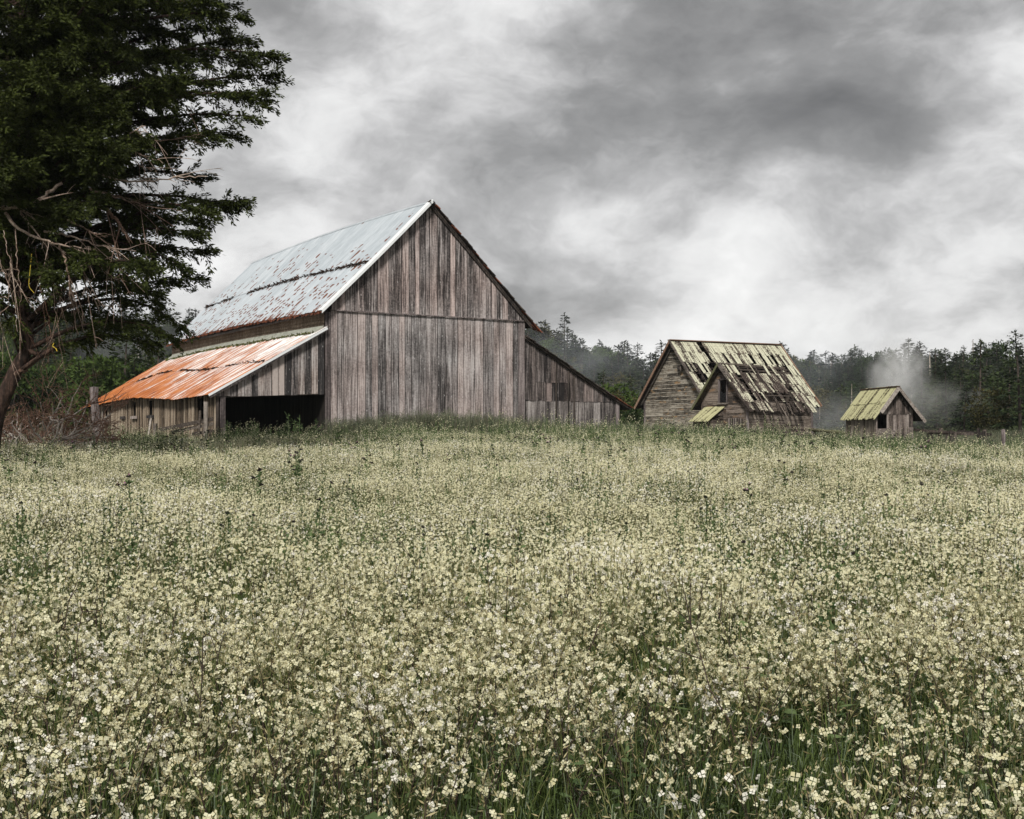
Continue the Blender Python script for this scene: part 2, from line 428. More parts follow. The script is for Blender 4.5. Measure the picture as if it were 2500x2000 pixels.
PALET = wood('pale_twig_wood', (.18, .15, .125), (.42, .37, .325), (.62, .58, .53), grain=20, along=20, knots=0, stain=.3)
TRUNKM = simple('conifer_trunk', (.07, .055, .045), .9, .5, 3)
SNAGM = simple('bleached_snag', (.36, .31, .26), .9, .3, 3)
PETAL = leafmat('cream_petals', (.60, .555, .31), (.88, .855, .63), .36, 6, .7, .25)
WHITEP = leafmat('white_petals', (.72, .68, .56), (.92, .90, .82), .30, 6, .7, .1)
STEM = leafmat('radish_stems', (.055, .072, .022), (.20, .215, .078), .1, 4)
DSTEM = leafmat('dark_stems', (.025, .018, .014), (.075, .05, .04), 0, 4)
BUD = leafmat('buds_and_pods', (.16, .13, .06), (.42, .36, .20), .1, 6)
GRASS = leafmat('meadow_grass_blades', (.024, .042, .010), (.14, .19, .052), .25, 2)
WET = leafmat('dewy_grass_blades', (.08, .11, .06), (.26, .31, .20), .2, 2, .35)
TALLG = leafmat('tall_grass_blades', (.07, .082, .05), (.22, .24, .155), .25, 1.5)
STRAW = leafmat('dry_straw', (.10, .075, .05), (.30, .25, .17), .2, 2)
WEED = leafmat('thistle_green', (.035, .066, .022), (.15, .205, .082), .2, 2)
DHEAD = leafmat('thistle_dark_heads', (.012, .012, .010), (.045, .035, .035), 0, 4)
PINK = leafmat('thistle_pink', (.35, .10, .26), (.6, .26, .48), .2, 4)

# ------------------------------------------------------------------ ground
def ground_z(x, y):
    x = np.asarray(x, float); y = np.asarray(y, float)
    t = np.clip(y, -60, 400)
    base = np.where(t < 50, .0258 * t, 1.29 + (1 - np.exp(-(np.maximum(t, 50) - 50) / 9.0)) * .14)
    lat = -np.where(x > 0, .66, .34) * sstep(8, 19, np.abs(x)) * sstep(22, 56, y) * (1 - sstep(68, 84, y))
    und = .05 * np.sin(x * .45 + 1) * np.sin(y * .38) * sstep(3, 10, y) + .03 * np.sin(x * 1.1 + y * .8)
    # wooded hills behind
    xs = np.array([-2500, -400, -130, -95, -70, -40, 0, 12, 24, 32, 48, 70, 100, 150, 400, 2500.])
    hs = np.array([30, 26, 20, 17, 15.5, 16, 14.5, 11.5, 6.6, 6.0, 7.2, 8.0, 8.6, 9.5, 16, 26.])
    sx = x * 240.0 / np.maximum(y, 120)
    hh = np.interp(sx, xs, hs)
    rise = sstep(125, 255, y)
    hill = rise * hh + sstep(255, 900, y) * 6
    return base + lat + und + hill
def gz_(x, y):
    return float(ground_z(x, y))
def gridaxis(lims):
    out = []
    for a, b, n in lims:
        out += list(np.linspace(a, b, n, endpoint=False))
    out.append(lims[-1][1])
    return np.array(out)
GX = gridaxis([(-700, -400, 6), (-400, -130, 18), (-130, -40, 30), (-40, 40, 80), (40, 130, 30), (130, 400, 18), (400, 700, 6)])
GY = gridaxis([(-250, -60, 6), (-60, 0, 12), (0, 100, 100), (100, 310, 60), (310, 900, 14)])
gxx, gyy = np.meshgrid(GX, GY)
gv = np.stack([gxx, gyy, ground_z(gxx, gyy)], -1).reshape(-1, 3)
nx = len(GX)
ii, jj = np.meshgrid(np.arange(len(GY) - 1), np.arange(nx - 1), indexing='ij')
gq = np.stack([ii * nx + jj, ii * nx + jj + 1, (ii + 1) * nx + jj + 1, (ii + 1) * nx + jj], -1).reshape(-1, 4)
def groundmat():
    m, nt, out = newmat('meadow_soil')
    tc = N(nt, 'ShaderNodeTexCoord').outputs['Object']
    a = NOI(nt, tc, 2.2, 6.0, .65); b = NOI(nt, tc, .12, 3.0)
    c = RAMP(nt, MA(nt, 'ADD', MA(nt, 'MULTIPLY', a, .7), MA(nt, 'MULTIPLY', b, .3)), [(.3, (.018, .02, .009)), (.5, (.04, .048, .02)), (.7, (.075, .085, .035))])
    principled(nt, out, c, .95, a, .6, .05)
    return m
ground = link(bpy.data.objects.new('ground', npmesh('ground', gv, gq, mats=[groundmat()])))
for p in ground.data.polygons: p.use_smooth = True
tag(ground, kind='structure')

# ------------------------------------------------------------------ the big barn
BR = math.atan2(.52, .854)
BZ = 1.40
barn = empty('barn', (-8.74, 58.8, BZ), BR)
tag(barn, 'big weathered grey barn with pale metal roof and rusty orange side lean-to', 'barn')
def vwall(parent, mat, x0, x1, y, zb, zt, w=.3, th=.028, name='board', yfun=None, jz=.03, gap=.017, peak=None):
    """vertical boards on a plane facing -Y; zb, zt are functions of x"""
    es = edges(x0, x1, w)
    if peak is not None:
        es = sorted(set(es) | {peak})
    for a, b in zip(es[:-1], es[1:]):
        a2, b2 = a + gap, b - gap
        pr = R.uniform(0, .022)
        jb = R.uniform(-jz, jz)
        prism(name, [(a2, y - pr, zb(a2) + jb), (b2, y - pr, zb(b2) + jb), (b2, y - pr, zt(b2)), (a2, y - pr, zt(a2))], (0, th, 0), mat, parent)
PITCH = .978
def gtop(x):
    return 6.64 + (5.5 - abs(x - 5.5)) * PITCH
# inner skins: the frame behind the boards
gw = prism('gable_wall', [(0.02, .06, -.4), (10.98, .06, -.4), (10.98, .06, 6.40), (5.5, .06, 11.92), (0.02, .06, 6.40)], (0, .08, 0), INNER, barn)
vwall(gw, GREY, .28, 10.62, 0, lambda x: -.35, lambda x: 6.585, .36)
vwall(gw, GREYU, .30, 10.95, -.045, lambda x: 6.54, lambda x: gtop(x) - .03, .33, jz=.012, peak=5.5)
prism('corner_board', [(0.0, -.03, -.35), (.27, -.03, -.35), (.27, -.03, 6.45), (0.0, -.03, 6.40)], (0, .05, 0), CORNERW, gw)
prism('corner_board', [(10.63, -.02, -.35), (10.99, -.02, -.35), (10.99, -.02, 6.50), (10.63, -.02, 6.53)], (0, .05, 0), CORNERW, gw)
bar('drip_board', (.3, -.085, 6.525), (10.95, -.085, 6.525), .03, .05, CORNERW, gw)
BL = 24.7
sw = prism('shingled_side_wall', [(0.03, .15, -.4), (0.03, BL, -.4), (0.03, BL, 6.60), (.03, BL / 2, 6.7), (0.03, .15, 6.60)], (.08, 0, 0), INNER, barn)
prism('rear_wall', [(-.0, BL, -.4), (11, BL, -.4), (11, BL, 6.4), (5.5, BL, 11.9), (0, BL, 6.4)], (0, .08, 0), INNER, barn)
prism('right_side_wall', [(10.9, .15, -.4), (10.9, BL, -.4), (10.9, BL, 6.45), (10.9, .15, 6.45)], (.08, 0, 0), INNER, barn)
def bow(y):
    return .20 * math.sin(math.pi * min(max(y / 25.0, 0), 1))
# wall shingles between the two roofs
mb = MB()
for k in range(7):
    z0 = 5.36 + k * .178
    y = .02 + R.uniform(0, .1)
    while y < BL - .05:
        w = R.uniform(.11, .21); d = R.uniform(0, .014)
        zz = z0 + R.uniform(-.018, .018) + bow(y) * .5
        mb.add([(-.035 - d, y, zz), (-.035 - d, y + w - .012, zz), (.0, y + w - .012, zz + .235), (.0, y, zz + .235),
                (-.01, y, zz), (-.01, y + w - .012, zz)], [[0, 3, 2, 1], [0, 1, 5, 4]])
        y += w
tag(mb.obj('wall_shingles', SHING, sw), kind='stuff')
# main roof, left slope: two rows of corrugated sheets
def sheet(parent, mat, y0, y1, line, lift=0.0, amp=.016, pitch=.13, nseg=7, name='roof_sheet', dz=0.0):
    """corrugated sheet between y0 and y1; line(t, y) gives the (x, z) of the slope, t from low to high"""
    nc = int(round((y1 - y0) / pitch)) * 4
    ys = np.linspace(y0, y1, nc + 1)
    V = []
    for i in range(nseg + 1):
        t = i / nseg
        for j, y in enumerate(ys):
            x, z = line(t, y)
            V.append((x, y, z + lift + amp * math.sin(2 * math.pi * j / 4) + dz))
    n = nc + 1
    Q = [[i * n + j + 1, i * n + j, (i + 1) * n + j, (i + 1) * n + j + 1] for i in range(nseg) for j in range(nc)]
    o = meshobj(name, V, Q, mat, parent)
    return o
EX = -.30
def mainline(a, b):
    def f(t, y):
        s = a + (b - a) * t
        x = EX + (5.5 - EX) * s
        return x, 6.43 + (x - EX) * PITCH + bow(y) - .06 * math.sin(math.pi * s)
    return f
roof = prism('roof', [(EX + .05, -.3, 6.33), (5.5, -.3, 11.90), (5.5, 25.0, 11.90), (EX + .05, 25.0, 6.33)], (0, 0, .06), INNER, barn)
ye = np.linspace(-.32, 25.1, 37)
for a, b in zip(ye[:-1], ye[1:]):
    sheet(roof, ZINC, a, b + .05, mainline(R.uniform(-.006, .004), .475), 0, dz=R.uniform(0, .012))
    sheet(roof, ZINC, a, b + .05, mainline(.455 + R.uniform(-.004, .004), 1.0), .03, dz=R.uniform(0, .012))
# pale flashing along the front rake
fl = mainline(-.005, 1.0)
V = []
for i in range(13):
    t = i / 12
    x, z = fl(t, 0)
    V += [(x, -.40, z - .09), (x, -.40, z + .075), (x, .10, z + .085)]
Q = []
for i in range(12):
    Q += [[i * 3, i * 3 + 3, i * 3 + 4, i * 3 + 1], [i * 3 + 1, i * 3 + 4, i * 3 + 5, i * 3 + 2]]
meshobj('rake_flashing', V, [q[::-1] for q in Q], FLASH, roof)
# ridge cap, with the loose stick at the peak
mb = MB()
ys = np.linspace(-.36, 25.1, 26)
rv = []
for y in ys:
    zc = 12.115 + bow(y) + R.uniform(-.01, .01)
    rv += [(5.5 - .15, y, zc - .10), (5.5, y, zc + .04), (5.5 + .15, y, zc - .10)]
mb.add(rv, [q for i in range(25) for q in ([i * 3, i * 3 + 3, i * 3 + 4, i * 3 + 1][::-1], [i * 3 + 1, i * 3 + 4, i * 3 + 5, i * 3 + 2][::-1])])
mb.obj('ridge_cap', ZINC, roof)
bar('ridge_pole', (5.25, -.62, 12.06), (5.6, .6, 12.14), .05, .05, DARKW, roof)
# needle litter lodged along the sheet overlap and rusty drips along the eave
mb = MB()
for i in range(1500):
    y = R.uniform(.2, 25.0)
    if math.sin(y * 1.3) + math.sin(y * .53 + 1) + (1.0 if y < 12 else -.1) < R.uniform(-1.1, .7): continue
    x, z = mainline(0, 1)(.455 + R.uniform(-.016, .008), y)
    c = np.array([x, y, z + .045])
    mb.blades([c], np.array([[R.uniform(-.7, .3), R.uniform(-.6, .6), R.uniform(-.5, .2)]]), R.uniform(.1, .3), R.uniform(.04, .09))
tag(mb.obj('needle_litter', LITTER, roof), kind='stuff')
mb = MB()
for i in range(420):
    y = R.uniform(-.2, 25.0)
    x, z = mainline(0, 1)(0, y)
    mb.blades([(x + .02, y, z - .005)], np.array([[-.5, R.uniform(-.3, .3), -.7]]), R.uniform(.06, .22), R.uniform(.05, .13))
tag(mb.obj('ragged_eave_edge', RUSTM, roof), kind='stuff')
for i in range(26):                                   # rafter tails under the eave
    y = .3 + i * .97
    bar('rafter_tail', (.05, y, 6.64 + bow(y)), (-.25, y, 6.35 + bow(y)), .07, .12, DARKW, roof)
# right slope: old wooden shingles, seen along its ragged rake edge
rr = prism('shingle_roof', [(5.5, -.18, 12.06), (11.42, -.18, 6.27), (11.42, 25.0, 6.27), (5.5, 25.0, 12.06)], (-.03, 0, -.08), DARKW, barn)
s = 0.0
while s < 8.05:
    L = R.uniform(.3, .55)
    c, sn = math.cos(math.atan(PITCH)), math.sin(math.atan(PITCH))
    x = 5.52 + s * c; z = 12.10 - s * sn
    yy = R.uniform(-.40, -.28); th = R.uniform(.03, .055)
    prism('shingle', [(x, yy, z + .02), (x + L * c, yy - R.uniform(0, .05), z - L * sn + .05), (x + L * c, .9, z - L * sn + .05), (x, .9, z + .02)], (-.02, 0, -th), RUSTM if (R.random() < .25 or s > 7.6) else DARKW, rr)
    s += L * .62
bar('rake_board', (5.5, -.14, 11.93), (11.38, -.14, 6.18), .04, .16, DARKW, rr)
for k in range(9):                                    # torn shingles at the eave corner
    a = Vector((11.22 + R.uniform(0, .2), -.38 + k * .05, 6.36 + R.uniform(-.05, .15)))
    prism('shingle', [a, a + Vector((.35 + R.uniform(0, .2), R.uniform(-.12, .1), -.3 - R.uniform(0, .15))), a + Vector((.4, .25, -.22)), a + Vector((0, .22, .04))], (0, 0, -.03), RUSTM, rr)

# left lean-to
LX = -5.22
def leave(y):
    return float(np.interp(y, [-1, 0, 4.9, 9, 12.4, 18, 24.5], [2.58, 2.58, 2.50, 2.66, 2.78, 2.66, 2.44]))
def leanline(a, b):
    def f(t, y):
        s = a + (b - a) * t
        x0, x1 = LX - .42, .02
        x = x0 + (x1 - x0) * s
        zlo = leave(y) - .12
        zhi = 5.68 + bow(y) * .5
        z = zlo + (zhi - zlo) * s + .07 * math.sin(math.pi * s) * math.sin(y * .5) * (0 if y < 1 else 1)
        return x, z
    return f
lw = prism('lean_to_front_wall', [(LX + .3, .12, 2.62), (-.05, .12, 2.74), (-.05, .12, 5.55), (LX + .05, .12, 2.66)], (0, .06, 0), INNER, barn)
def lf_top(x):
    return 2.58 + (x - LX) / (-LX) * (5.64 - 2.58)
vwall(lw, LEANW, LX, -.02, .03, lambda x: 2.37 + (x - LX) * .044, lambda x: lf_top(x) - .02, .335, jz=.03)
prism('fascia_board', [(LX + .75, -.03, 2.78 + .05), (LX + 2.6, -.03, 3.85), (LX + 2.6, -.03, 3.98), (LX + .75, -.03, 2.93)], (0, .03, 0), LEANW, lw)
bar('door_header', (LX + .05, .10, 2.42), (-.03, .10, 2.65), .1, .16, DARKW, lw)
prism('door_post', [(LX + .0, .02, -.4), (LX + .13, .02, -.4), (LX + .13, .02, 2.42), (LX, .02, 2.40)], (0, .14, 0), DARKW, lw)
prism('door_post', [(LX + .2, -.02, -.4), (LX + .42, -.02, -.4), (LX + .42, -.02, 2.40), (LX + .2, -.02, 2.38)], (0, .16, 0), CORNERW, lw)
ls = empty('lean_to_side_wall', (0, 0, 0), 0, barn)
wins = [(2.1, .32, 1.2, 2.36), (10.4, .36, 1.72, 2.46), (13.6, .36, 1.72, 2.46), (19.8, .36, 1.55, 2.30)]   # y, half width, sill, head
def side_skin():
    # frame skin with the window holes left open
    ycuts = sorted([.1, 24.4] + [y - h for y, h, a, b in wins] + [y + h for y, h, a, b in wins])
    for a, b in zip(ycuts[:-1], ycuts[1:]):
        w = [q for q in wins if abs((a + b) / 2 - q[0]) < q[1]]
        zt = min(leave(a), leave(b)) - .04
        for z0, z1 in ([(-.4, w[0][2]), (w[0][3], zt)] if w else [(-.4, zt)]):
            if z1 > z0:
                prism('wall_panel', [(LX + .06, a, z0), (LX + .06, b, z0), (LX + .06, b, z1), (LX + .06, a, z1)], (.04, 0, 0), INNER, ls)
side_skin()
es = edges(.02, 24.4, .285, .22)
for k, (a, b) in enumerate(zip(es[:-1], es[1:])):
    mid = (a + b) / 2
    w = [q for q in wins if abs(mid - q[0]) < q[1] + .02]
    pr = (.035 if k % 2 else 0) + R.uniform(0, .012)
    zt = min(leave(a), leave(b)) + .02
    for z0, z1 in ([(-.4, w[0][2]), (w[0][3], zt)] if w else [(-.4 , zt)]):
        if z1 - z0 > .03:
            prism('board', [(LX - pr, b - .012, z0), (LX - pr, a + .012, z0), (LX - pr, a + .012, z1), (LX - pr, b - .012, z1)], (.03, 0, 0), SIDEW, ls)
for y, h, a, b in wins[1:]:
    for yy in (y - h - .05, y + h - .01):
        prism('window_frame', [(LX - .075, yy, a), (LX - .075, yy + .06, a), (LX - .075, yy + .06, b + .06), (LX - .075, yy, b + .06)], (.05, 0, 0), SIDEW, ls)
    prism('window_sill', [(LX - .16, y - h - .1, a - .17), (LX - .16, y + h + .1, a - .17), (LX - .16, y + h + .1, a - .02), (LX - .16, y - h - .1, a - .02)], (.12, 0, 0), LEANW, ls)
prism('window_sill', [(LX - .13, 15.6, 1.58), (LX - .13, 16.4, 1.58), (LX - .13, 16.4, 1.72), (LX - .13, 15.6, 1.72)], (.09, 0, 0), LEANW, ls)
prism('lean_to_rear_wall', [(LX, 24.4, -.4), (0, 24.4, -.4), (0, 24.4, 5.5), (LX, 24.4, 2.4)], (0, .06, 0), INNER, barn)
lr = empty('lean_to_roof', (0, 0, 0), 0, barn)
ye = np.linspace(-.22, 24.75, 36)
for a, b in zip(ye[:-1], ye[1:]):
    sheet(lr, RUSTROOF, a, b + .05, leanline(R.uniform(-.008, .004), .50), 0, amp=.02, pitch=.15, dz=R.uniform(0, .012))
    sheet(lr, RUSTROOF, a, b + .05, leanline(.475 + R.uniform(-.006, .006), 1.0), .035, amp=.02, pitch=.15, dz=R.uniform(0, .012))
for i in range(14):
    y = .15 + i * 1.84
    x0, z0 = leanline(0, 1)(.04, y); x1, z1 = leanline(0, 1)(.99, y)
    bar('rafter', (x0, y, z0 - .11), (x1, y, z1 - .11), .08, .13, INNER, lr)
x0, z0 = leanline(0, 1)(.0, 0); x1, z1 = leanline(0, 1)(1, 0)
bar('rake_trim', (x0, -.24, z0 - .03), (x1, -.24, z1 - .03), .03, .10, FLASH, lr)
bar('rake_board', (x0 + .06, -.19, z0 - .10), (x1, -.19, z1 - .10), .05, .12, CORNERW, lr)
mb = MB()
V = []
for i in range(51):
    y = .0 + i * .49
    x, z = leanline(0, 1)(.985, y)
    V += [(x - .42, y, z - .18), (x - .05, y, z + .06), (x, y, z + .16)]
mb.add(V, [[i * 3, i * 3 + 1, i * 3 + 4, i * 3 + 3] for i in range(50)] + [[i * 3 + 1, i * 3 + 2, i * 3 + 5, i * 3 + 4] for i in range(50)])
mb.obj('wall_flashing', OLDFLASH, lr)
mb = MB()
for i in range(900):
    y = R.uniform(.1, 24)
    x, z = leanline(0, 1)(.905 + R.uniform(-.018, .015), y)
    mb.blades([(x, y, z + .05)], np.array([[R.uniform(-1, .2), R.uniform(-.7, .7), R.uniform(-.3, .3)]]), R.uniform(.08, .22), R.uniform(.06, .12))
tag(mb.obj('moss_line', MOSS, lr), kind='stuff')
mb = MB()
for i in range(900):
    y = R.uniform(.1, 22)
    if math.sin(y * 1.7) + math.sin(y * .6 + 2) < R.uniform(-1.6, .6): continue
    x, z = leanline(0, 1)(.485 + R.uniform(-.012, .008), y)
    mb.blades([(x, y, z + .05)], np.array([[R.uniform(-.8, .2), R.uniform(-.6, .6), R.uniform(-.5, .1)]]), R.uniform(.1, .24), R.uniform(.04, .08))
tag(mb.obj('needle_litter', LITTER, lr), kind='stuff')

# right lean-to
RX0, RX1 = 11.0, 16.9
def rtop(x):
    return float(np.interp(x, [11, 12.9, 14.4, 15.3, 16.9, 17.8], [5.72, 4.72, 3.86, 3.38, 2.55, 2.10]))
rw = prism('right_lean_to_wall', [(RX0, .30, -.4), (RX1, .30, -.4)] + [(x, .30, rtop(x) - .06) for x in (16.9, 15.3, 14.4, 12.9, 11.0)], (0, .06, 0), INNER, barn)
vwall(rw, RLEANL, RX0 + .02, RX1 - .02, .20, lambda x: -.4, lambda x: 2.50 - (x - RX0) * .015, .35, jz=.02, gap=.009)
vwall(rw, RLEANW, 11.0, 11.75, .15, lambda x: 2.46, lambda x: rtop(x) - .03, .36)
vwall(rw, RLEANW, 11.76, 13.9, .17, lambda x: 3.42, lambda x: rtop(x) - .03, .32, gap=.012)
vwall(rw, RLEANW, 11.76, 13.9, .195, lambda x: 2.45, lambda x: 3.46, .34, gap=.014)
vwall(rw, RLEANW, 13.92, RX1 - .05, .17, lambda x: 2.45, lambda x: max(rtop(x) - .03, 2.5), .30, gap=.01)
for x in (12.98, 13.75, 14.1):
    prism('dark_batten', [(x, .12, -.3 if x < 14 else 1.0), (x + .09, .12, -.3 if x < 14 else 1.0), (x + .09, .12, rtop(x + .1) - .1), (x, .12, rtop(x) - .1)], (0, .03, 0), DARKW, rw)
prism('corner_board', [(RX1 - .02, .14, -.4), (RX1 + .2, .14, -.4), (RX1 + .2, .14, 2.42), (RX1 - .02, .14, 2.5)], (0, .2, 0), CORNERW, rw)
xs = [11.0, 12.9, 14.4, 15.3, 16.9, 17.75]
rro = prism('right_lean_to_roof', [(x, -.02, rtop(x) + .02) for x in xs] + [(x, -.02, rtop(x) - .08) for x in xs[::-1]], (0, 24.0, 0), DARKW, barn)
x = 11.0
while x < 17.5:
    L = R.uniform(.3, .6)
    lift = R.uniform(.02, .07) + (.06 if 14.3 < x < 15.4 and R.random() < .5 else 0)
    prism('shingle', [(x, -.12 - R.uniform(0, .08), rtop(x) + lift), (x + L, -.12 - R.uniform(0, .08), rtop(x + L) + lift + .02), (x + L, .8, rtop(x + L) + lift + .02), (x, .8, rtop(x) + lift)], (0, 0, -R.uniform(.03, .06)), DARKW if x < 16.4 else RUSTM, rro)
    x += L * .66
prism('lean_to_end_wall', [(RX1 + .1, .35, -.4), (RX1 + .1, 24, -.4), (RX1 + .1, 24, 2.4), (RX1 + .1, .35, 2.4)], (.06, 0, 0), RLEANW, barn)

# ------------------------------------------------------------------ the derelict house
HR = math.atan2(.456, .89)
house = empty('farmhouse', (9.91, 79.0, 1.45), HR)
tag(house, 'derelict shingle-roofed farmhouse with lichen on its broken roof and a front wing', 'house')
HP, HS = 6.6, 4.11 / 4.0            # ridge height, pitch
def hz(y): return HP - abs(y) * HS
hg = prism('gable_wall', [(.45, 3.5, -.4), (.45, -3.5, -.4), (.45, -3.5, hz(3.5) - .1), (.45, 0, HP - .12), (.45, 3.5, hz(3.5) - .1)], (.08, 0, 0), INNER, house)
z = -.35
while z < HP - .3:
    hrow = .245
    half = min(3.5, (HP - .10 - (z + hrow)) / HS)
    half0 = min(3.5, (HP - .10 - z) / HS)
    if half < .15: half = .02
    n = 1 if half0 < .8 else (2 if half0 < 1.8 else 3)
    es = edges(-half0, half0, 2 * half0 / n, .28) if n > 1 else [-half0, half0]
    for i, (a, b) in enumerate(zip(es[:-1], es[1:])):
        at = max(a, -half); bt = min(b, half)
        x = .40 - R.uniform(0, .01)
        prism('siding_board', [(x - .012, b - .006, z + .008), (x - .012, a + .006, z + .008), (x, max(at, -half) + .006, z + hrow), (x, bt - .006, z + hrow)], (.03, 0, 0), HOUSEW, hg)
    z += hrow
prism('corner_board', [(.36, 3.52, -.4), (.36, 3.36, -.4), (.36, 3.36, 2.95), (.36, 3.52, 2.9)], (.04, 0, 0), CORNERW, hg)
prism('hatch_lintel', [(.30, .9, .62), (.30, -.75, .62), (.30, -.75, .84), (.30, .9, .84)], (.08, 0, 0), TRIMW, hg)
for i in range(6):
    y = .75 - i * .23
    prism('hatch_board', [(.35, y, -.3), (.35, y - .2, -.3), (.35, y - .2, .6), (.35, y, .6)], (.03, 0, 0), DARKW, hg)
hf = prism('front_wall', [(.5, -3.45, -.4), (8.45, -3.45, -.4), (8.45, -3.45, 2.98), (.5, -3.45, 2.98)], (0, .08, 0), INNER, house)
z = -.35
while z < 2.9:
    for a, b in ((3.9, 8.42),):
        prism('siding_board', [(a, -3.52, z + .006), (b, -3.52, z + .006), (b, -3.5, z + .25), (a, -3.5, z + .25)], (0, .03, 0), HOUSEF, hf)
    z += .25
prism('corner_board', [(8.36, -3.56, -.4), (8.5, -3.56, -.4), (8.5, -3.56, 2.9), (8.36, -3.56, 2.9)], (0, .04, 0), CORNERW, hf)
prism('rear_wall', [(.5, 3.45, -.4), (8.45, 3.45, -.4), (8.45, 3.45, 2.9), (.5, 3.45, 2.9)], (0, -.08, 0), HOUSEF, house)
prism('end_wall', [(8.42, 3.5, -.4), (8.42, -3.5, -.4), (8.42, -3.5, 2.9), (8.42, 0, HP - .12), (8.42, 3.5, 2.9)], (-.08, 0, 0), HOUSEF, house)
hb = prism('rear_roof', [(0, .0, HP), (8.75, .0, HP), (8.75, 4.0, hz(4)), (0, 4.0, hz(4))], (0, 0, -.09), DARKW, house)
hroof = empty('front_roof', (0, 0, 0), 0, house)
for y in np.arange(-.25, -4.0, -.36):                 # skip sheathing, each a slat
    bar('sheathing_slat', (.05, y, hz(y) - .055), (8.7, y, hz(y) - .055), .16, .03, DARKW, hroof)
for x in np.arange(.1, 8.8, .85):
    bar('rafter', (x, -.05, HP - .16), (x, -3.95, hz(3.95) - .15), .07, .14, DARKW, hroof)
def shakes(parent, mat, x0, x1, ylo, yhi, ztop, rows, w, skip, y_sign=-1, slope=1.0, keep=None, name='shake'):
    """courses of split boards; y measured from the ridge"""
    rl = (yhi - ylo) / rows
    for r in range(rows):
        es = edges(x0, x1, w, .25)
        for a, b in zip(es[:-1], es[1:]):
            ya = ylo + r * rl - .05; yb = ylo + (r + 1) * rl + R.uniform(-.05, .09)
            mx = (a + b) / 2
            if skip(mx, (ya + yb) / 2, r): continue
            if keep and not keep(mx, (ya + yb) / 2): continue
            g = R.uniform(.004, .022); l0 = .012 + R.uniform(0, .012); l1 = l0 + .035 + R.uniform(0, .025)
            dx = R.uniform(-.02, .02) if R.random() < .8 else R.uniform(-.09, .09)
            P = [(a + g, -ya, ztop - ya * slope + l0), (b - g, -ya, ztop - ya * slope + l0),
                 (b - g + dx, -yb, ztop - yb * slope + l1), (a + g + dx, -yb, ztop - yb * slope + l1)]
            prism(name, P[::-1], (0, 0, -.022), mat, parent)
holes = [(5.6, 1.2, .14, .35), (6.9, 2.6, .3, .3), (7.9, 1.7, .1, .3), (5.1, .7, .1, .25), (2.2, .75, .10, .4), (3.5, .95, .12, .35), (2.0, 1.5, .12, .35), (1.35, 1.95, .2, .2), (2.5, 2.05, .3, .35), (6.4, 1.95, .22, .4), (7.3, 1.4, .1, .4),
         (4.6, 1.75, .2, .25), (2.6, .2, .12, .2), (7.6, 2.3, .12, .3), (1.2, 2.6, .25, .15), (1.6, 3.1, .3, .12)]
def hskip(x, y, r):
    if x < 1.25 and y > 1.5 and R.random() < .45: return True
    for hx, hy, rx, ry in holes:
        if abs(x - hx) < rx and abs(y - hy) < ry: return True
    return R.random() < (.05 if x < 4.5 else .09)
shakes(hroof, SHAKE, .02, 8.73, .12, 4.05, HP, 6, .165, hskip, slope=HS,
       keep=lambda x, y: y < 2.6 or x < 2.4 or x > 4.4)
bar('ridge_cap', (-.05, -.07, HP + .03), (8.8, -.07, HP + .03), .2, .05, REDTRIM, house)
bar('ridge_cap', (-.05, .09, HP + .02), (8.8, .09, HP + .02), .2, .05, REDTRIM, house)
bar('bargeboard', (-.03, -.0, HP - .04), (-.03, -4.03, hz(4.03) - .04), .04, .15, TRIMW, house)
bar('bargeboard', (-.03, .0, HP - .06), (-.03, 4.05, hz(4.05) - .06), .04, .17, REDTRIM, house)
bar('soffit_board', (.28, .1, HP - .26), (.28, 3.7, hz(3.7) - .16), .06, .10, TRIMW, house)
bar('bargeboard', (8.78, -.0, HP - .02), (8.78, -4.03, hz(4.03) - .02), .05, .14, REDTRIM, house)
# the front wing
wy, WP, WH = -5.9, 4.82, 2.2
wx0, wx1 = -.25, 3.9
def wz(y): return WP - abs(y - wy) * 1.0
wwin = (wy - .36, wy + .36, 2.57, 3.85)
wg = empty('wing_gable_wall', (0, 0, 0), 0, house)
for poly in ([(wx0 + .06, wy + WH, -.4), (wx0 + .06, wwin[1], -.4), (wx0 + .06, wwin[1], wz(wwin[1]) - .08), (wx0 + .06, wy + WH, wz(wy + WH) - .08)],
             [(wx0 + .06, wwin[0], -.4), (wx0 + .06, wy - WH, -.4), (wx0 + .06, wy - WH, wz(wy - WH) - .08), (wx0 + .06, wwin[0], wz(wwin[0]) - .08)],
             [(wx0 + .06, wwin[1], -.4), (wx0 + .06, wwin[0], -.4), (wx0 + .06, wwin[0], wwin[2]), (wx0 + .06, wwin[1], wwin[2])],
             [(wx0 + .06, wwin[1], wwin[3]), (wx0 + .06, wwin[0], wwin[3]), (wx0 + .06, wwin[0], wz(wwin[0]) - .08), (wx0 + .06, wy, WP - .1), (wx0 + .06, wwin[1], wz(wwin[1]) - .08)]):
    prism('wall_panel', poly, (.05, 0, 0), INNER, wg)
z = -.35
while z < WP - .3:
    hrow = .25
    def ext(zz): return min(WH, WP - .08 - zz)
    e0, e1 = ext(z), max(.03, ext(z + hrow))
    spans = [(-e0, e0)]
    if z + hrow > wwin[2] + .02 and z < wwin[3] - .02:
        spans = [(-e0, -.37), (.37, e0)]
    elif e0 > 1.2:
        c = R.uniform(-.6, .6); spans = [(-e0, c), (c, e0)]
    for a, b in spans:
        if b - a < .06: continue
        x = wx0 - R.uniform(0, .012)
        at, bt = max(a, -e1), min(b, e1)
        if bt - at < .02: at = bt - .02
        prism('siding_board', [(x - .01, wy + b - .005, z + .006), (x - .01, wy + a + .005, z + .006), (x, wy + at + .005, z + hrow), (x, wy + bt - .005, z + hrow)], (.03, 0, 0), WINGW, wg)
    z += hrow
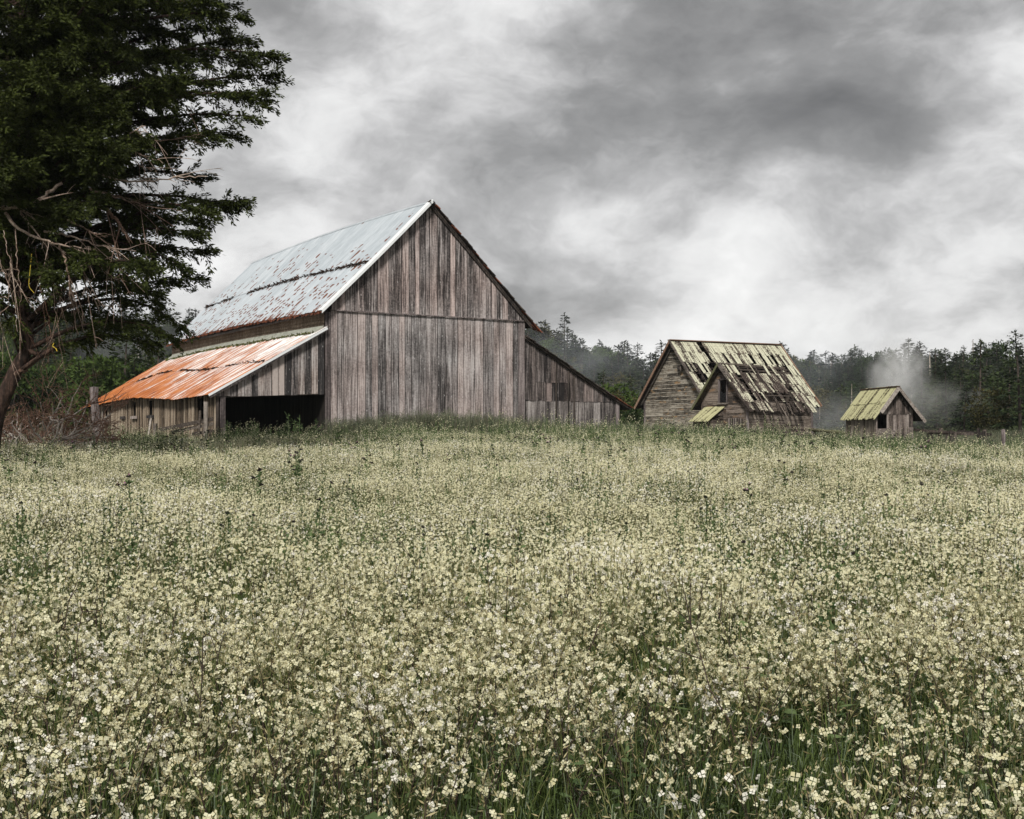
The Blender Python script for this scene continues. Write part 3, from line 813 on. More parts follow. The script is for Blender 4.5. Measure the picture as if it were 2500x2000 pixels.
wn_ = empty('window', (0, 0, 0), 0, wg)
wn_.name = 'window'
for a, b in ((wwin[0] - .08, wwin[0] + .02), (wwin[1] - .02, wwin[1] + .08)):
    prism('window_frame', [(wx0 - .06, b, wwin[2] - .05), (wx0 - .06, a, wwin[2] - .05), (wx0 - .06, a, wwin[3] + .02), (wx0 - .06, b, wwin[3] + .02)], (.07, 0, 0), CORNERW, wg)
prism('window_head', [(wx0 - .06, wwin[1] + .08, wwin[3]), (wx0 - .06, wwin[0] - .08, wwin[3]), (wx0 - .06, wy, wwin[3] + .22)], (.07, 0, 0), CORNERW, wg)
prism('window_sill', [(wx0 - .12, wwin[1] + .12, wwin[2] - .14), (wx0 - .12, wwin[0] - .12, wwin[2] - .14), (wx0 - .12, wwin[0] - .12, wwin[2] - .04), (wx0 - .12, wwin[1] + .12, wwin[2] - .04)], (.12, 0, 0), TRIMW, wg)
bpy.data.objects.remove(wn_)
prism('window_pane', [(wx0 + .02, wwin[1], wwin[2]), (wx0 + .02, wwin[0], wwin[2]), (wx0 + .02, wwin[0], wwin[2] + .62), (wx0 + .02, wy + .05, wwin[2] + .5), (wx0 + .02, wwin[1], wwin[2] + .7)], (.006, 0, 0), GLASS, wg)
for i in range(6):                                    # barred low opening
    y = wy - .55 - i * .22
    prism('slat', [(wx0 - .07, y, -.3), (wx0 - .07, y - .11, -.3), (wx0 - .07, y - .11, 1.62), (wx0 - .07, y, 1.62)], (.03, 0, 0), POSTW if i % 2 else SHEDW, wg)
prism('slat_backing', [(wx0 - .03, wy - .5, -.3), (wx0 - .03, wy - 1.85, -.3), (wx0 - .03, wy - 1.85, 1.58), (wx0 - .03, wy - .5, 1.58)], (.012, 0, 0), INNER, wg)
prism('corner_board', [(wx0 - .03, wy - WH + .02, -.4), (wx0 - .03, wy - WH - .1, -.4), (wx0 - .03, wy - WH - .1, 2.55), (wx0 - .03, wy - WH + .02, 2.6)], (.1, 0, 0), CORNERW, wg)
wf = prism('wing_front_wall', [(wx0, wy - WH + .06, -.4), (wx1, wy - WH + .06, -.4), (wx1, wy - WH + .06, 2.52), (wx0, wy - WH + .06, 2.52)], (0, .06, 0), INNER, house)
z = -.35; k = 0
while z < 2.5:
    es = [wx0 + .1, wx1] if k % 3 else [wx0 + .1, R.uniform(1.2, 2.6), wx1]
    for a, b in zip(es[:-1], es[1:]):
        sag = .05 * R.uniform(.3, 1)
        y = wy - WH - R.uniform(0, .012)
        prism('siding_board', [(a, y - .012, z + .006), (b - .008, y - .012, z + .006 - sag), (b - .008, y, min(z + .262, 2.55) - sag), (a, y, min(z + .262, 2.55))], (0, .03, 0), HOUSEF, wf)
    z += .268; k += 1
bar('leaning_stick', (3.55, wy - WH - .12, -.2), (3.58, wy - WH - .05, 1.35), .05, .05, POSTW, wf)
prism('wing_end_wall', [(wx1, wy + WH, -.4), (wx1, wy - WH, -.4), (wx1, wy - WH, 2.5), (wx1, wy, WP - .15), (wx1, wy + WH, 2.5)], (-.06, 0, 0), HOUSEF, house)
prism('wing_inner_wall', [(wx0, wy + WH, -.4), (wx1, wy + WH, -.4), (wx1, wy + WH, 2.5), (wx0, wy + WH, 2.5)], (0, -.06, 0), INNER, house)
prism('wing_rear_roof', [(-.62, wy, WP), (4.25, wy, WP - .1), (4.25, wy + 2.6, WP - 2.68), (-.62, wy + 2.6, WP - 2.6)], (0, 0, -.07), DARKW, house)
wr = empty('wing_roof', (0, wy, 0), 0, house)
for k, d in enumerate(np.arange(.12, 2.8, .34)):
    sg = .04 + .05 * R.random()
    bar('sheathing_slat', (-.55, -d, WP - d - .055), (4.3, -d - R.uniform(0, .05), WP - d - .055 - sg), .13, .035, RAILW, wr)
for x in np.arange(-.5, 4.4, .62):
    bar('rafter', (x, -.02, WP - .14), (x + R.uniform(-.06, .06), -2.75, WP - 2.75 - .13), .07, .12, DARKW, wr)
wholes = [(2.5, .42, 1.75, .34), (3.4, 1.25, .2, .3), (2.2, 1.25, .12, .25), (.7, .42, .25, .15), (1.9, 1.85, .42, .36), (3.0, 2.0, .36, .34), (3.7, 2.5, .3, .3), (1.5, 1.2, .15, .3), (1.55, 2.45, .5, .22), (2.4, 2.5, .35, .2), (.35, 1.3, .1, .15)]
def wskip(x, y, r):
    for hx, hy, rx, ry in wholes:
        if abs(x - hx) < rx and abs(y - hy) < ry: return R.random() < .93
    return R.random() < .13
shakes(wr, WSHAKE, -.6, 4.3, .05, 2.85, WP, 5, .155, wskip, slope=1.0)
for i in range(12):                                   # loose shakes slipped past the eave
    x = R.uniform(.1, 3.2); d = R.uniform(2.2, 2.7); a = R.uniform(-.25, .3)
    bar('loose_shake', (x, -d, WP - d + .05), (x + a, -d - .55, WP - d - .62), .06, .02, RAILW, wr)
bar('ridge_board', (-.62, .0, WP + .02), (.55, .0, WP + .0), .2, .06, RAILW, wr)
bar('ridge_board', (.3, .0, WP - .02), (4.3, .0, WP - .16), .07, .12, RAILW, wr)
bar('ridge_board', (.55, -.35, WP - .33), (4.35, -.35, WP - .47), .07, .1, RAILW, wr)
bar('bargeboard', (-.64, .02, WP - .03), (-.64, 2.68, WP - 2.68), .05, .15, MOSSRAIL, wr)
bar('bargeboard', (-.62, -.02, WP - .03), (-.55, -.95, WP - .95), .06, .24, TRIMW, wr)
bar('bargeboard', (-.60, -.9, WP - .92), (-.5, -2.7, WP - 2.75), .05, .10, RAILW, wr)
# small lean-to box at the foot of the wing
bx0, bx1, by0, by1 = wx0 - .94, wx0, -5.9, -4.2
pb = empty('entry_box', (0, 0, 0), 0, house)
z = -.35
while z < 1.5:
    prism('siding_board', [(bx0, by1, z), (bx0, by0, z), (bx0, by0, min(z + .27, 1.5)), (bx0, by1, min(z + .27, 1.5))], (.03, 0, 0), WINGW if z < .5 else HOUSEF, pb)
    prism('siding_board', [(bx0 + .02, by0 - .02, z), (bx1, by0 - .02, z), (bx1, by0 - .02, z + .27), (bx0 + .02, by0 - .02, min(z + .27, 1.55))], (0, .03, 0), HOUSEF, pb)
    z += .275
for zz in (1.5, 1.78):
    prism('siding_board', [(bx0 + .1 + (zz - 1.5) * 1.2, by0 - .02, zz), (bx1, by0 - .02, zz), (bx1, by0 - .02, zz + .27)], (0, .03, 0), HOUSEF, pb)
es = edges(by0 - .15, by1 + .12, .165, .2)
for a, b in zip(es[:-1], es[1:]):
    e = R.uniform(-.05, .05)
    prism('roof_board', [(bx0 - .3 + e, a + .012, 1.42), (bx1 + .05, a + .012, 2.32), (bx1 + .05, b - .012, 2.32), (bx0 - .3 + e, b - .012, 1.42)], (0, 0, .04), MOSSY, pb)
# bird box under the gable
bb = empty('nesting_box', house.matrix_basis @ Vector((.36, -.75, 4.62)), HR)
tag(bb, 'small pale wooden nesting box fixed high on the farmhouse gable', 'nest box')
q = MB().box((-.09, 0, .18), (.2, .3, .36)); q.obj('box_body', POSTW, bb)
q = MB().box((-.11, 0, .385), (.28, .36, .03)); q.obj('box_lid', POSTW, bb)
q = MB().tube([(-.193, 0, .22), (-.20, 0, .22)], [.04, .035], 8); q.obj('entry_hole', GLASS, bb)

# ------------------------------------------------------------------ the little shed
SR = math.atan2(.129, .992)
shed = empty('shed', (19.03, 62.0, 1.15), SR)
tag(shed, 'small plank shed with yellow mossy roof beside the derelict farmhouse', 'shed')
SP = 3.27; SL = (SP - 1.72) / 1.2; SRr = (SP - 1.65) / 1.33
SLEN = 4.0
def sz(x): return SP + x * SL if x < 0 else SP - x * SRr
sg = empty('gable_wall', (0, 0, 0), 0, shed)
hole = (-.98, -.45, 1.25, 1.93)
for poly in ([(-1.0, .34, -.85), (.9, .34, -.85), (.9, .34, 1.25), (-1.0, .34, 1.25)],
             [(-.45, .34, 1.25), (.9, .34, 1.25), (.9, .34, sz(.9) - .08), (0, .34, SP - .1), (-.45, .34, sz(-.45) - .08)]):
    prism('wall_panel', poly, (0, .04, 0), INNER, sg)
def svert(x0, x1, y, zb, zt, w, mat, par, peak=None):
    vwall(par, mat, x0, x1, y, zb, zt, w, name='board', jz=.02, gap=.005, peak=peak)
svert(-.88, .9, .28, lambda x: 1.95, lambda x: max(sz(x) - .04, 1.97), .15, SHEDW, sg, peak=0.0)
svert(-.44, .72, .30, lambda x: -.7, lambda x: 1.97, .16, SHEDW, sg)
svert(.70, .92, .25, lambda x: -.7, lambda x: 1.3, .22, SHEDH, sg)
svert(.72, .92, .29, lambda x: 1.3, lambda x: 2.1, .2, SHEDW, sg)
for k, z in enumerate((-.56, -.12, .30, .74)):
    prism('low_board', [(-1.04, .24, z + .01), (.02 - R.uniform(0, .15), .24, z + .01), (.02, .24, z + .42), (-1.04, .24, z + .42)], (0, .04, 0), SHEDH, sg)
prism('low_board', [(-1.04, .25, 1.17), (-.2, .25, 1.17), (-.2, .25, 1.25), (-1.04, .25, 1.25)], (0, .05, 0), SHEDH, sg)
prism('corner_post', [(-1.04, .22, -.85), (-.96, .22, -.85), (-.96, .22, 1.98), (-1.04, .22, 1.95)], (0, .1, 0), SHEDW, sg)
prism('window_jamb', [(-.46, .25, 1.25), (-.40, .25, 1.25), (-.40, .25, 1.95), (-.46, .25, 1.95)], (0, .05, 0), SHEDW, sg)
ss = prism('side_wall', [(-1.0, .36, -.85), (-1.0, SLEN, -.85), (-1.0, SLEN, 1.9), (-1.0, .36, 1.9)], (.04, 0, 0), INNER, shed)
es = edges(.30, SLEN, .19, .15)
for a, b in zip(es[:-1], es[1:]):
    pr = R.uniform(0, .015)
    prism('board', [(-1.04 - pr, b - .006, -.85), (-1.04 - pr, a + .006, -.85), (-1.04 - pr, a + .006, 1.93), (-1.04 - pr, b - .006, 1.93)], (.025, 0, 0), SHEDS, ss)
prism('rear_wall', [(-1, SLEN, -.85), (.9, SLEN, -.85), (.9, SLEN, 2.0), (0, SLEN, SP - .1), (-1, SLEN, 1.9)], (0, .04, 0), SHEDW, shed)
prism('far_side_wall', [(.9, .36, -.85), (.9, SLEN, -.85), (.9, SLEN, 2.1), (.9, .36, 2.1)], (.04, 0, 0), SHEDW, shed)
sr = prism('roof', [(-1.15, -.02, sz(-1.15) - .05), (0, -.02, SP - .04), (0, SLEN + .3, SP - .04), (-1.15, SLEN + .3, sz(-1.15) - .05)], (0, 0, .03), DARKW, shed)
for t0, t1, lift in ((1.22, .60, .0), (.66, .0, .045)):
    es = edges(-.1, SLEN + .36, .155, .3)
    for a, b in zip(es[:-1], es[1:]):
        l = lift + R.uniform(0, .03); j = R.uniform(-.03, .04)
        prism('roof_board', [(-t0 - j, a + .008, sz(-t0 - j) + l + .01), (-t1, a + .008, sz(-t1) + l), (-t1, b - .008, sz(-t1) + l), (-t0 - j, b - .008, sz(-t0 - j) + l + .01)], (0, 0, .03), MOSSY, sr)
prism('far_roof_slope', [(0, -.08, SP - .01), (1.36, -.08, sz(1.36)), (1.36, SLEN + .3, sz(1.36)), (0, SLEN + .3, SP - .01)], (0, 0, .05), DARKW, shed)
bar('bargeboard', (-.0, -.13, SP - .02), (-.92, -.13, sz(-.92) - .05), .04, .19, TRIMW, shed)
bar('bargeboard', (0, -.12, SP - .02), (1.38, -.12, sz(1.38) - .03), .04, .15, TRIMW, shed)
bar('ridge_board', (-.03, -.16, SP + .05), (-.03, SLEN + .35, SP + .05), .16, .05, LITTER, shed)
bar('brace', (.55, .2, sz(.55) - .25), (.12, .2, sz(.12) - .1), .05, .07, SHEDW, shed)

# ------------------------------------------------------------------ fences, posts, odds and ends near the buildings
def post(name, base, top, r, mat, label, cat, group=None):
    b = Vector(base); t = Vector(top)
    m = MB()
    pts = [b.lerp(t, k / 6) + Vector((R.uniform(-1, 1) * r * .15, R.uniform(-1, 1) * r * .15, 0)) for k in range(7)]
    m.tube(pts, [r * R.uniform(.88, 1.08) for _ in range(7)], 8)
    top8 = m.n - 8
    m.add([pts[-1] + Vector((0, 0, r * .2))], T=[[top8 - m.n + i, top8 - m.n + (i + 1) % 8, 0] for i in range(8)])
    o = m.obj(name, mat)
    return tag(o, label, cat, group)
def gp(px, d, dz=0.0):
    x = (px - 1250) / F * d
    return Vector((x, d, gz_(x, d) + dz))
lp = gp(243, 57, -.3); lt = W(230, 946, 57)
post('leaning_post', lp, lt, .20, CORNERW, 'thick leaning wooden post at the far end of the orange lean-to', 'post')
# board fence beside the door
fp0 = gp(503, 55.0, -.3)
fn = empty('rail_fence', (fp0.x, fp0.y, fp0.z)); fn.rotation_euler = (0, 0, 0)
tag(fn, 'short grey rail fence with sagging rails beside the dark barn door', 'fence')
def loc(p): return Vector(p) - fp0
bar('post', loc(fp0), loc(W(503, 981, 55.0)), .17, .15, POSTW, fn)
bar('rail', loc(W(520, 1023, 54.9)), loc(W(388, 1050, 57.5)), .05, .16, RAILW, fn)
bar('rail', loc(W(520, 1035, 54.9)), loc(W(420, 1055, 57.2)), .05, .13, RAILW, fn)
bar('rail', loc(W(523, 1052, 54.9)), loc(W(470, 1060, 56)), .05, .13, RAILW, fn)
bar('post', loc(W(486, 1064, 55.4)), loc(W(489, 1003, 55.4)), .09, .09, RAILW, fn)
# saw horse with a pale board against the side wall
shp = gp(322, 58.5)
sh = empty('sawhorse', shp, 1.0)
tag(sh, 'pale board sawhorse standing against the lean-to side wall', 'sawhorse')
bar('top_board', (-.42, -.02, .70), (.42, .0, .72), .05, .30, PALET, sh)
for sx in (-1, 1):
    bar('leg', (sx * .36, .02, .82), (sx * .50, -.3, -.1), .06, .05, POSTW, sh)
    bar('leg', (sx * .36, .02, .82), (sx * .42, .3, -.1), .06, .05, POSTW, sh)
pp = gp(362, 59.5)
o = bar('leaning_plank', pp + Vector((-.15, 0, -.1)), W(369, 1021, 60.5), .09, .05, POSTW)
tag(o, 'thin plank leaning on the lean-to wall under a small window', 'plank')
pp = gp(379, 59.0)
o = bar('upright_block', pp + Vector((0, 0, -.1)), W(379, 1034, 59), .16, .16, POSTW)
tag(o, 'short square wooden block standing by the lean-to wall', 'block')

# right-hand fences
a = gp(1980, 74); b = gp(2072, 68)
f1 = empty('mossy_log_rail', a)
tag(f1, 'mossy log fence between the derelict farmhouse and the small shed', 'fence')
m = MB(); p0 = W(1978, 1049, 74) - a; p1 = W(2072, 1059, 68) - a
m.tube([p0.lerp(p1, k / 8) + Vector((0, 0, R.uniform(-.03, .03))) for k in range(9)], [R.uniform(.08, .12) for _ in range(9)], 7)
m.obj('log', MOSSRAIL, f1)
for t in (.12, .6, .95):
    q0 = p0.lerp(p1, t)
    bar('post', (q0.x, q0.y, -.9), (q0.x, q0.y, q0.z + .1), .12, .12, RAILW, f1)
a = gp(2240, 66)
f2 = empty('broken_fence', a)
tag(f2, 'collapsed dark timber fence running from the small shed towards the woods', 'fence')
def l2(px, py, d): return W(px, py, d) - a
bar('rail', l2(2232, 1050, 65.5), l2(2345, 1058, 66.5), .1, .14, RAILW, f2)
bar('rail', l2(2270, 1056, 66), l2(2376, 1060, 67), .1, .16, DARKW, f2)
bar('rail', l2(2338, 1053, 67), l2(2420, 1062, 68), .1, .15, DARKW, f2)
for i in range(16):
    px = R.uniform(2255, 2420); d = R.uniform(66, 68.5)
    g = gp(px, d) - a
    bar('post', g + Vector((R.uniform(-.3, .3), 0, -.3)), W(px + R.uniform(-14, 14), R.uniform(1044, 1068), d) - a, R.uniform(.08, .18), R.uniform(.07, .14), DARKW if R.random() < .7 else RAILW, f2)
post('lone_post', gp(2448, 52, -.3), W(2449, 1049, 52), .085, CORNERW, 'single weathered fence post standing alone in the meadow right of the shed', 'post')

# ------------------------------------------------------------------ conifers, bushes and the hill forest
def conifer(seed, h=10.0, br=2.1, gaps=.18, blade=.5, mat=None, trunkmat=None, whorl=.42, drop=.35, start=.08, lean=0.0, nb=18):
    r = np.random.default_rng(seed)
    m = MB()
    m.tube([(lean * t * t, 0, h * t) for t in np.linspace(0, 1, 6)], np.linspace(.17, .02, 6) * h / 10, 6, 1)
    P = []; D = []; L = []
    z = start * h
    sect = r.uniform(.7, 1.15, size=8)
    while z < h * .985:
        t = z / h
        rad = br * (1 - t) ** .82 * (1 - .35 * max(0, .2 - t) / .2) + .22
        for k in range(r.integers(4, 8)):
            if r.random() < gaps: continue
            an = r.uniform(0, 2 * math.pi)
            ln = rad * r.uniform(.55, 1.18) * sect[int(an / (2 * math.pi) * 8) % 8]
            up = .25 - drop * (1 - t) * 1.2
            d0 = np.array([math.cos(an), math.sin(an), up])
            n = max(4, int(nb * ln / br) + 3)
            s = np.sqrt(r.uniform(.04, 1, n))
            p = np.outer(s * ln, d0); p[:, 2] += -.22 * drop * (s * ln) ** 2 / max(br, .5) + z
            p[:, 0] += lean * t * t
            side = np.array([-math.sin(an), math.cos(an), 0])
            dd = d0[None, :] * r.uniform(.4, 1.1, (n, 1)) + side[None, :] * r.uniform(-1, 1, (n, 1)) + np.array([0, 0, -.28]) + r.normal(0, .25, (n, 3))
            P.append(p + r.normal(0, .05, (n, 3))); D.append(dd); L.append(blade * r.uniform(.55, 1.15, n) * (1 - .45 * t))
        z += whorl * r.uniform(.7, 1.25) * (1 - .45 * t)
    # leader
    k = 14
    zz = r.uniform(.9, 1.0, k) * h
    P.append(np.stack([np.full(k, lean), np.zeros(k), zz], 1)); D.append(np.stack([r.normal(0, .5, k), r.normal(0, .5, k), np.full(k, .8)], 1)); L.append(np.full(k, blade * .55))
    P = np.concatenate(P); D = np.concatenate(D); L = np.concatenate(L)
    m.blades(P, D, L, L * .42, 0, nrm=np.array([0, 0, 1.0]) + r.normal(0, .55, P.shape))
    return m
def bushy(seed, h=6.0, w=2.4, n=2600, blade=.34):
    r = np.random.default_rng(seed)
    m = MB()
    for k in range(5):
        an = r.uniform(0, 6.28); q = np.array([math.cos(an) * w * .5, math.sin(an) * w * .5, h * r.uniform(.5, .85)])
        m.tube([(0, 0, 0), q * .4 + [0, 0, .2], q], [.14, .08, .02], 5, 1)
    nc = 26
    c = r.normal(0, 1, (nc, 3)); c /= np.linalg.norm(c, axis=1, keepdims=True); c *= r.uniform(.25, 1, (nc, 1)) ** .5
    c = c * [w * .8, w * .8, h * .40] + [0, 0, h * .55]
    i = r.integers(0, nc, n)
    off = r.normal(0, 1, (n, 3)); off /= np.linalg.norm(off, axis=1, keepdims=True)
    rad = r.uniform(.5, 1.0, (nc,))[i][:, None] * w * .36
    P = c[i] + off * rad * r.uniform(.5, 1, (n, 1))
    P[:, 2] = np.maximum(P[:, 2], .1)
    D = off + r.normal(0, .5, (n, 3)) + [0, 0, .1]
    m.blades(P, D, blade * r.uniform(.5, 1.2, n), blade * .45, 0)
    return m
PROTO = {}
for k in range(5):
    PROTO['con%d' % k] = conifer(100 + k, 10, [1.9, 2.3, 1.6, 2.5, 2.0][k], [.15, .2, .3, .12, .25][k], .62, lean=[0, .2, 0, -.2, .1][k]).mesh('conifer', [CON, TRUNKM])
for k in range(4):
    PROTO['cob%d' % k] = conifer(130 + k, 10, [1.8, 2.2, 1.5, 2.4][k], [.2, .25, .35, .15][k], .6, whorl=.46).mesh('conifer', [CONB, TRUNKM])
for k in range(3):
    PROTO['bus%d' % k] = bushy(160 + k, 6, [2.2, 2.7, 1.9][k]).mesh('bushy_tree', [BUSH, TRUNKM])
    PROTO['oli%d' % k] = bushy(170 + k, 6, [2.4, 2.8, 2.0][k]).mesh('olive_tree', [OLIVE, TRUNKM])
PROTO['sna0'] = conifer(190, 10, 1.2, .72, .22, nb=6).mesh('pale_snag', [STRAW, SNAGM])
placed = []
def tree(key, x, y, h, label, group, name=None, sw=1.0):
    me = PROTO[key]
    o = bpy.data.objects.new(name or me.name, me)
    h0 = 6.0 if key[:3] in ('bus', 'oli') else 10.0
    s = h / h0
    o.location = (x, y, gz_(x, y) - .15)
    o.rotation_euler = (R.uniform(-.03, .03), R.uniform(-.03, .03), R.uniform(0, 6.28))
    o.scale = (s * sw, s * sw, s)
    COL.objects.link(o)
    return tag(o, label, 'tree', group)
def in_view(x, y): return abs(x / y) < .43
forest_pts = []
cand = []
for y in np.arange(128, 330, 5.2):
    half = .56 * y
    for x in np.arange(-half, half, 3.7):
        xx = x + R.uniform(-2.2, 2.2); yy = y + R.uniform(-2.4, 2.4)
        r = xx / yy
        if -.155 < r < .0 and yy < 200: continue          # hidden behind the barn
        if .02 < r < .24 and yy < 150: continue           # open strip behind the farmhouse
        cand.append((xx, yy))
indiv = []
for x, y in cand:
    r = x / y
    vis = in_view(x, y) and not (-.235 < r < .008)
    h = R.uniform(6.0, 11.5) * (1.22 if R.random() < .14 else 1) * float(np.interp(y, [128, 200, 250], [.52, .72, 1.0]))
    far = y > 215
    if vis and ((240 < y < 278) or y < 150 or R.random() < .16) and len(indiv) < 290:
        indiv.append((x, y, h))
    else:
        forest_pts.append((x, y, h))
for x, y, h in indiv:
    r = x / y
    if r < -.1:
        lab, grp = 'conifer on the misty wooded hill behind the rusty lean-to', 'hillside trees behind the lean-to'
        if y > 225: lab, grp = 'conifer along the crest of the hill behind the rusty lean-to', 'crest trees behind the lean-to'
    elif r < .14:
        lab, grp = ('conifer along the crest of the ridge between barn and farmhouse', 'crest trees between barn and farmhouse') if y > 225 else ('conifer on the slope below the ridge between barn and farmhouse', 'slope trees between barn and farmhouse')
    else:
        lab, grp = ('conifer along the skyline of the wood behind the small shed', 'skyline trees behind the shed') if y > 225 else ('conifer in the lower part of the wood behind the small shed', 'lower wood trees behind the shed')
    if r < -.1 and R.random() < .22:
        tree('oli%d' % R.randrange(3), x, y, h * .8, 'olive green leafy tree on the misty hill behind the lean-to', 'olive trees behind the lean-to')
    elif R.random() < .16:
        tree('bus%d' % R.randrange(3), x, y, h * .85, 'round-crowned green tree among the ' + ('hill conifers behind the barn' if r < .14 else 'conifers behind the shed'), 'round trees behind the barn' if r < .14 else 'round trees behind the shed', sw=.9)
    elif R.random() < .05:
        tree('sna0', x, y, h * .9, 'pale dead snag among the ' + ('hill conifers behind the barn' if r < .14 else 'conifers behind the shed'), 'snags behind the barn' if r < .14 else 'snags behind the shed')
    else:
        tree(('cob%d' % R.randrange(4)) if (y > 190 and R.random() < .7) else ('con%d' % R.randrange(5)), x, y, h, lab, grp, sw=R.uniform(1.15, 2.0))
# nearer band, left: bright green scrub conifers behind the lean-to
for i in range(44):
    px = -60 + i * 14 + R.uniform(-9, 9); d = R.uniform(92, 122)
    x = (px - 1250) / F * d
    k = R.random()
    h = R.uniform(5.2, 8.4) * (1.0 if px < 380 else .9)
    if k < .55:
        tree('bus%d' % R.randrange(3), x, d, h, 'dense bright green bushy tree close behind the orange lean-to', 'bushy trees behind the lean-to')
    else:
        tree('con%d' % R.randrange(5), x, d, h + 1.2, 'dark green young conifer close behind the orange lean-to', 'young conifers behind the lean-to', sw=1.25)
# nearer trees, between barn and house
for px, d, h, key in ((1470, 110, 6.4, 'con1'), (1500, 106, 5.4, 'bus0'), (1545, 112, 6.0, 'con3'), (1525, 104, 4.6, 'oli0'), (1580, 118, 6.0, 'con0'), (1490, 100, 3.6, 'bus2'), (1535, 98, 3.4, 'bus1'), (1600, 112, 5, 'con2')):
    tree(key, (px - 1250) / F * d, d, h, {'con': 'young conifer in the gap between barn and farmhouse', 'bus': 'green bush in the gap between barn and farmhouse', 'oli': 'yellowish bush in the gap between barn and farmhouse'}[key[:3]], {'con': 'young conifers in the gap', 'bus': 'green bushes in the gap', 'oli': None}[key[:3]], sw=1.25)
# nearer trees, behind the shed and to its right
spec = []
for i in range(34):
    px = R.uniform(1985, 2540); d = R.uniform(100, 126)
    spec.append((px, d, R.uniform(4.2, 7.4) if px < 2380 else R.uniform(5.5, 8.5)))
for px, d, h in spec:
    k = R.random()
    if k < .74:
        tree('con%d' % R.randrange(5), (px - 1250) / F * d, d, h, 'dark conifer at the edge of the wood beyond the timber fence', 'conifers at the wood edge', sw=1.2)
    elif k < .88:
        tree('oli%d' % R.randrange(3), (px - 1250) / F * d, d, h * .7, 'olive scrub tree at the edge of the wood beyond the fence', 'scrub trees at the wood edge')
    else:
        tree('sna0', (px - 1250) / F * d, d, h * .9, 'bleached dead trunk at the edge of the wood beyond the fence', 'dead trunks at the wood edge')
tree('con3', (2492 - 1250) / F * 92, 92, 8.4, 'tall spreading dark conifer standing out at the wood edge past the lone post', None, sw=1.15)
tree('con1', (2352 - 1250) / F * 95, 95, 4.6, 'squat black-green conifer just behind the collapsed fence', None, sw=1.5)
tree('oli1', (2420 - 1250) / F * 94, 94, 4.4, 'rusty olive shrub between two conifers behind the collapsed fence', None, sw=1.0)

# stuff: instanced with geometry nodes
def scatter(name, pts, rot, scl, idx, protos, kindlabel=None):
    c = bpy.data.collections.new(name + '_kinds')
    for i, me in enumerate(protos):
        o = bpy.data.objects.new('%s_kind_%02d' % (name, i), me)
        c.objects.link(o)
    n = len(pts)
    me = bpy.data.meshes.new(name)
    me.vertices.add(n); me.vertices.foreach_set('co', np.asarray(pts, np.float32).ravel())
    for an, ty, dat in (('rot', 'FLOAT_VECTOR', rot), ('scl', 'FLOAT_VECTOR', scl), ('idx', 'INT', idx)):
        at = me.attributes.new(an, ty, 'POINT')
        at.data.foreach_set('vector' if ty == 'FLOAT_VECTOR' else 'value', np.asarray(dat, np.int32 if ty == 'INT' else np.float32).ravel())
    o = link(bpy.data.objects.new(name, me))
    g = bpy.data.node_groups.new(name + '_scatter', 'GeometryNodeTree')
    g.interface.new_socket('Geometry', in_out='INPUT', socket_type='NodeSocketGeometry')
    g.interface.new_socket('Geometry', in_out='OUTPUT', socket_type='NodeSocketGeometry')
    gi = g.nodes.new('NodeGroupInput'); go = g.nodes.new('NodeGroupOutput')
    ci = g.nodes.new('GeometryNodeCollectionInfo')
    ci.inputs['Collection'].default_value = c
    ci.inputs['Separate Children'].default_value = True
    ci.inputs['Reset Children'].default_value = True
    ip = g.nodes.new('GeometryNodeInstanceOnPoints')
    ip.inputs['Pick Instance'].default_value = True
    def na(nm, ty):
        q = g.nodes.new('GeometryNodeInputNamedAttribute'); q.data_type = ty; q.inputs['Name'].default_value = nm
        return [s for s in q.outputs if s.enabled and s.name == 'Attribute'][0]
    g.links.new(gi.outputs[0], ip.inputs['Points'])
    g.links.new(ci.outputs[0], ip.inputs['Instance'])
    g.links.new(na('idx', 'INT'), ip.inputs['Instance Index'])
    e2r = g.nodes.new('FunctionNodeEulerToRotation')
    g.links.new(na('rot', 'FLOAT_VECTOR'), e2r.inputs[0])
    g.links.new(e2r.outputs[0], ip.inputs['Rotation'])
    g.links.new(na('scl', 'FLOAT_VECTOR'), ip.inputs['Scale'])
    g.links.new(ip.outputs[0], go.inputs[0])
    md = o.modifiers.new('scatter', 'NODES'); md.node_group = g
    tag(o, kind='stuff')
    return o
fk = ['con0', 'con1', 'con2', 'con3', 'con4', 'cob0', 'cob1', 'cob2', 'cob3', 'oli0', 'sna0', 'bus0', 'bus1']
fp = np.array(forest_pts)
fz = ground_z(fp[:, 0], fp[:, 1]) - .15
n = len(fp)
fi = NR.choice(len(fk), n, p=[.07, .07, .07, .07, .07, .12, .12, .12, .12, .04, .03, .05, .05])
fs = fp[:, 2] / np.where((fi == 9) | (fi > 10), 7.0, 10.0)
fr = np.stack([NR.uniform(-.03, .03, n), NR.uniform(-.03, .03, n), NR.uniform(0, 6.28, n)], 1)
fw = fs * np.where(fi > 10, .95, NR.uniform(1.15, 2.0, n))
forest = scatter('hill_forest', np.stack([fp[:, 0], fp[:, 1], fz], 1), fr, np.stack([fw, fw, fs], 1), fi, [PROTO[k] for k in fk])
tag(forest, 'dense dark conifer forest covering the hills behind the buildings', 'forest', kind='stuff')

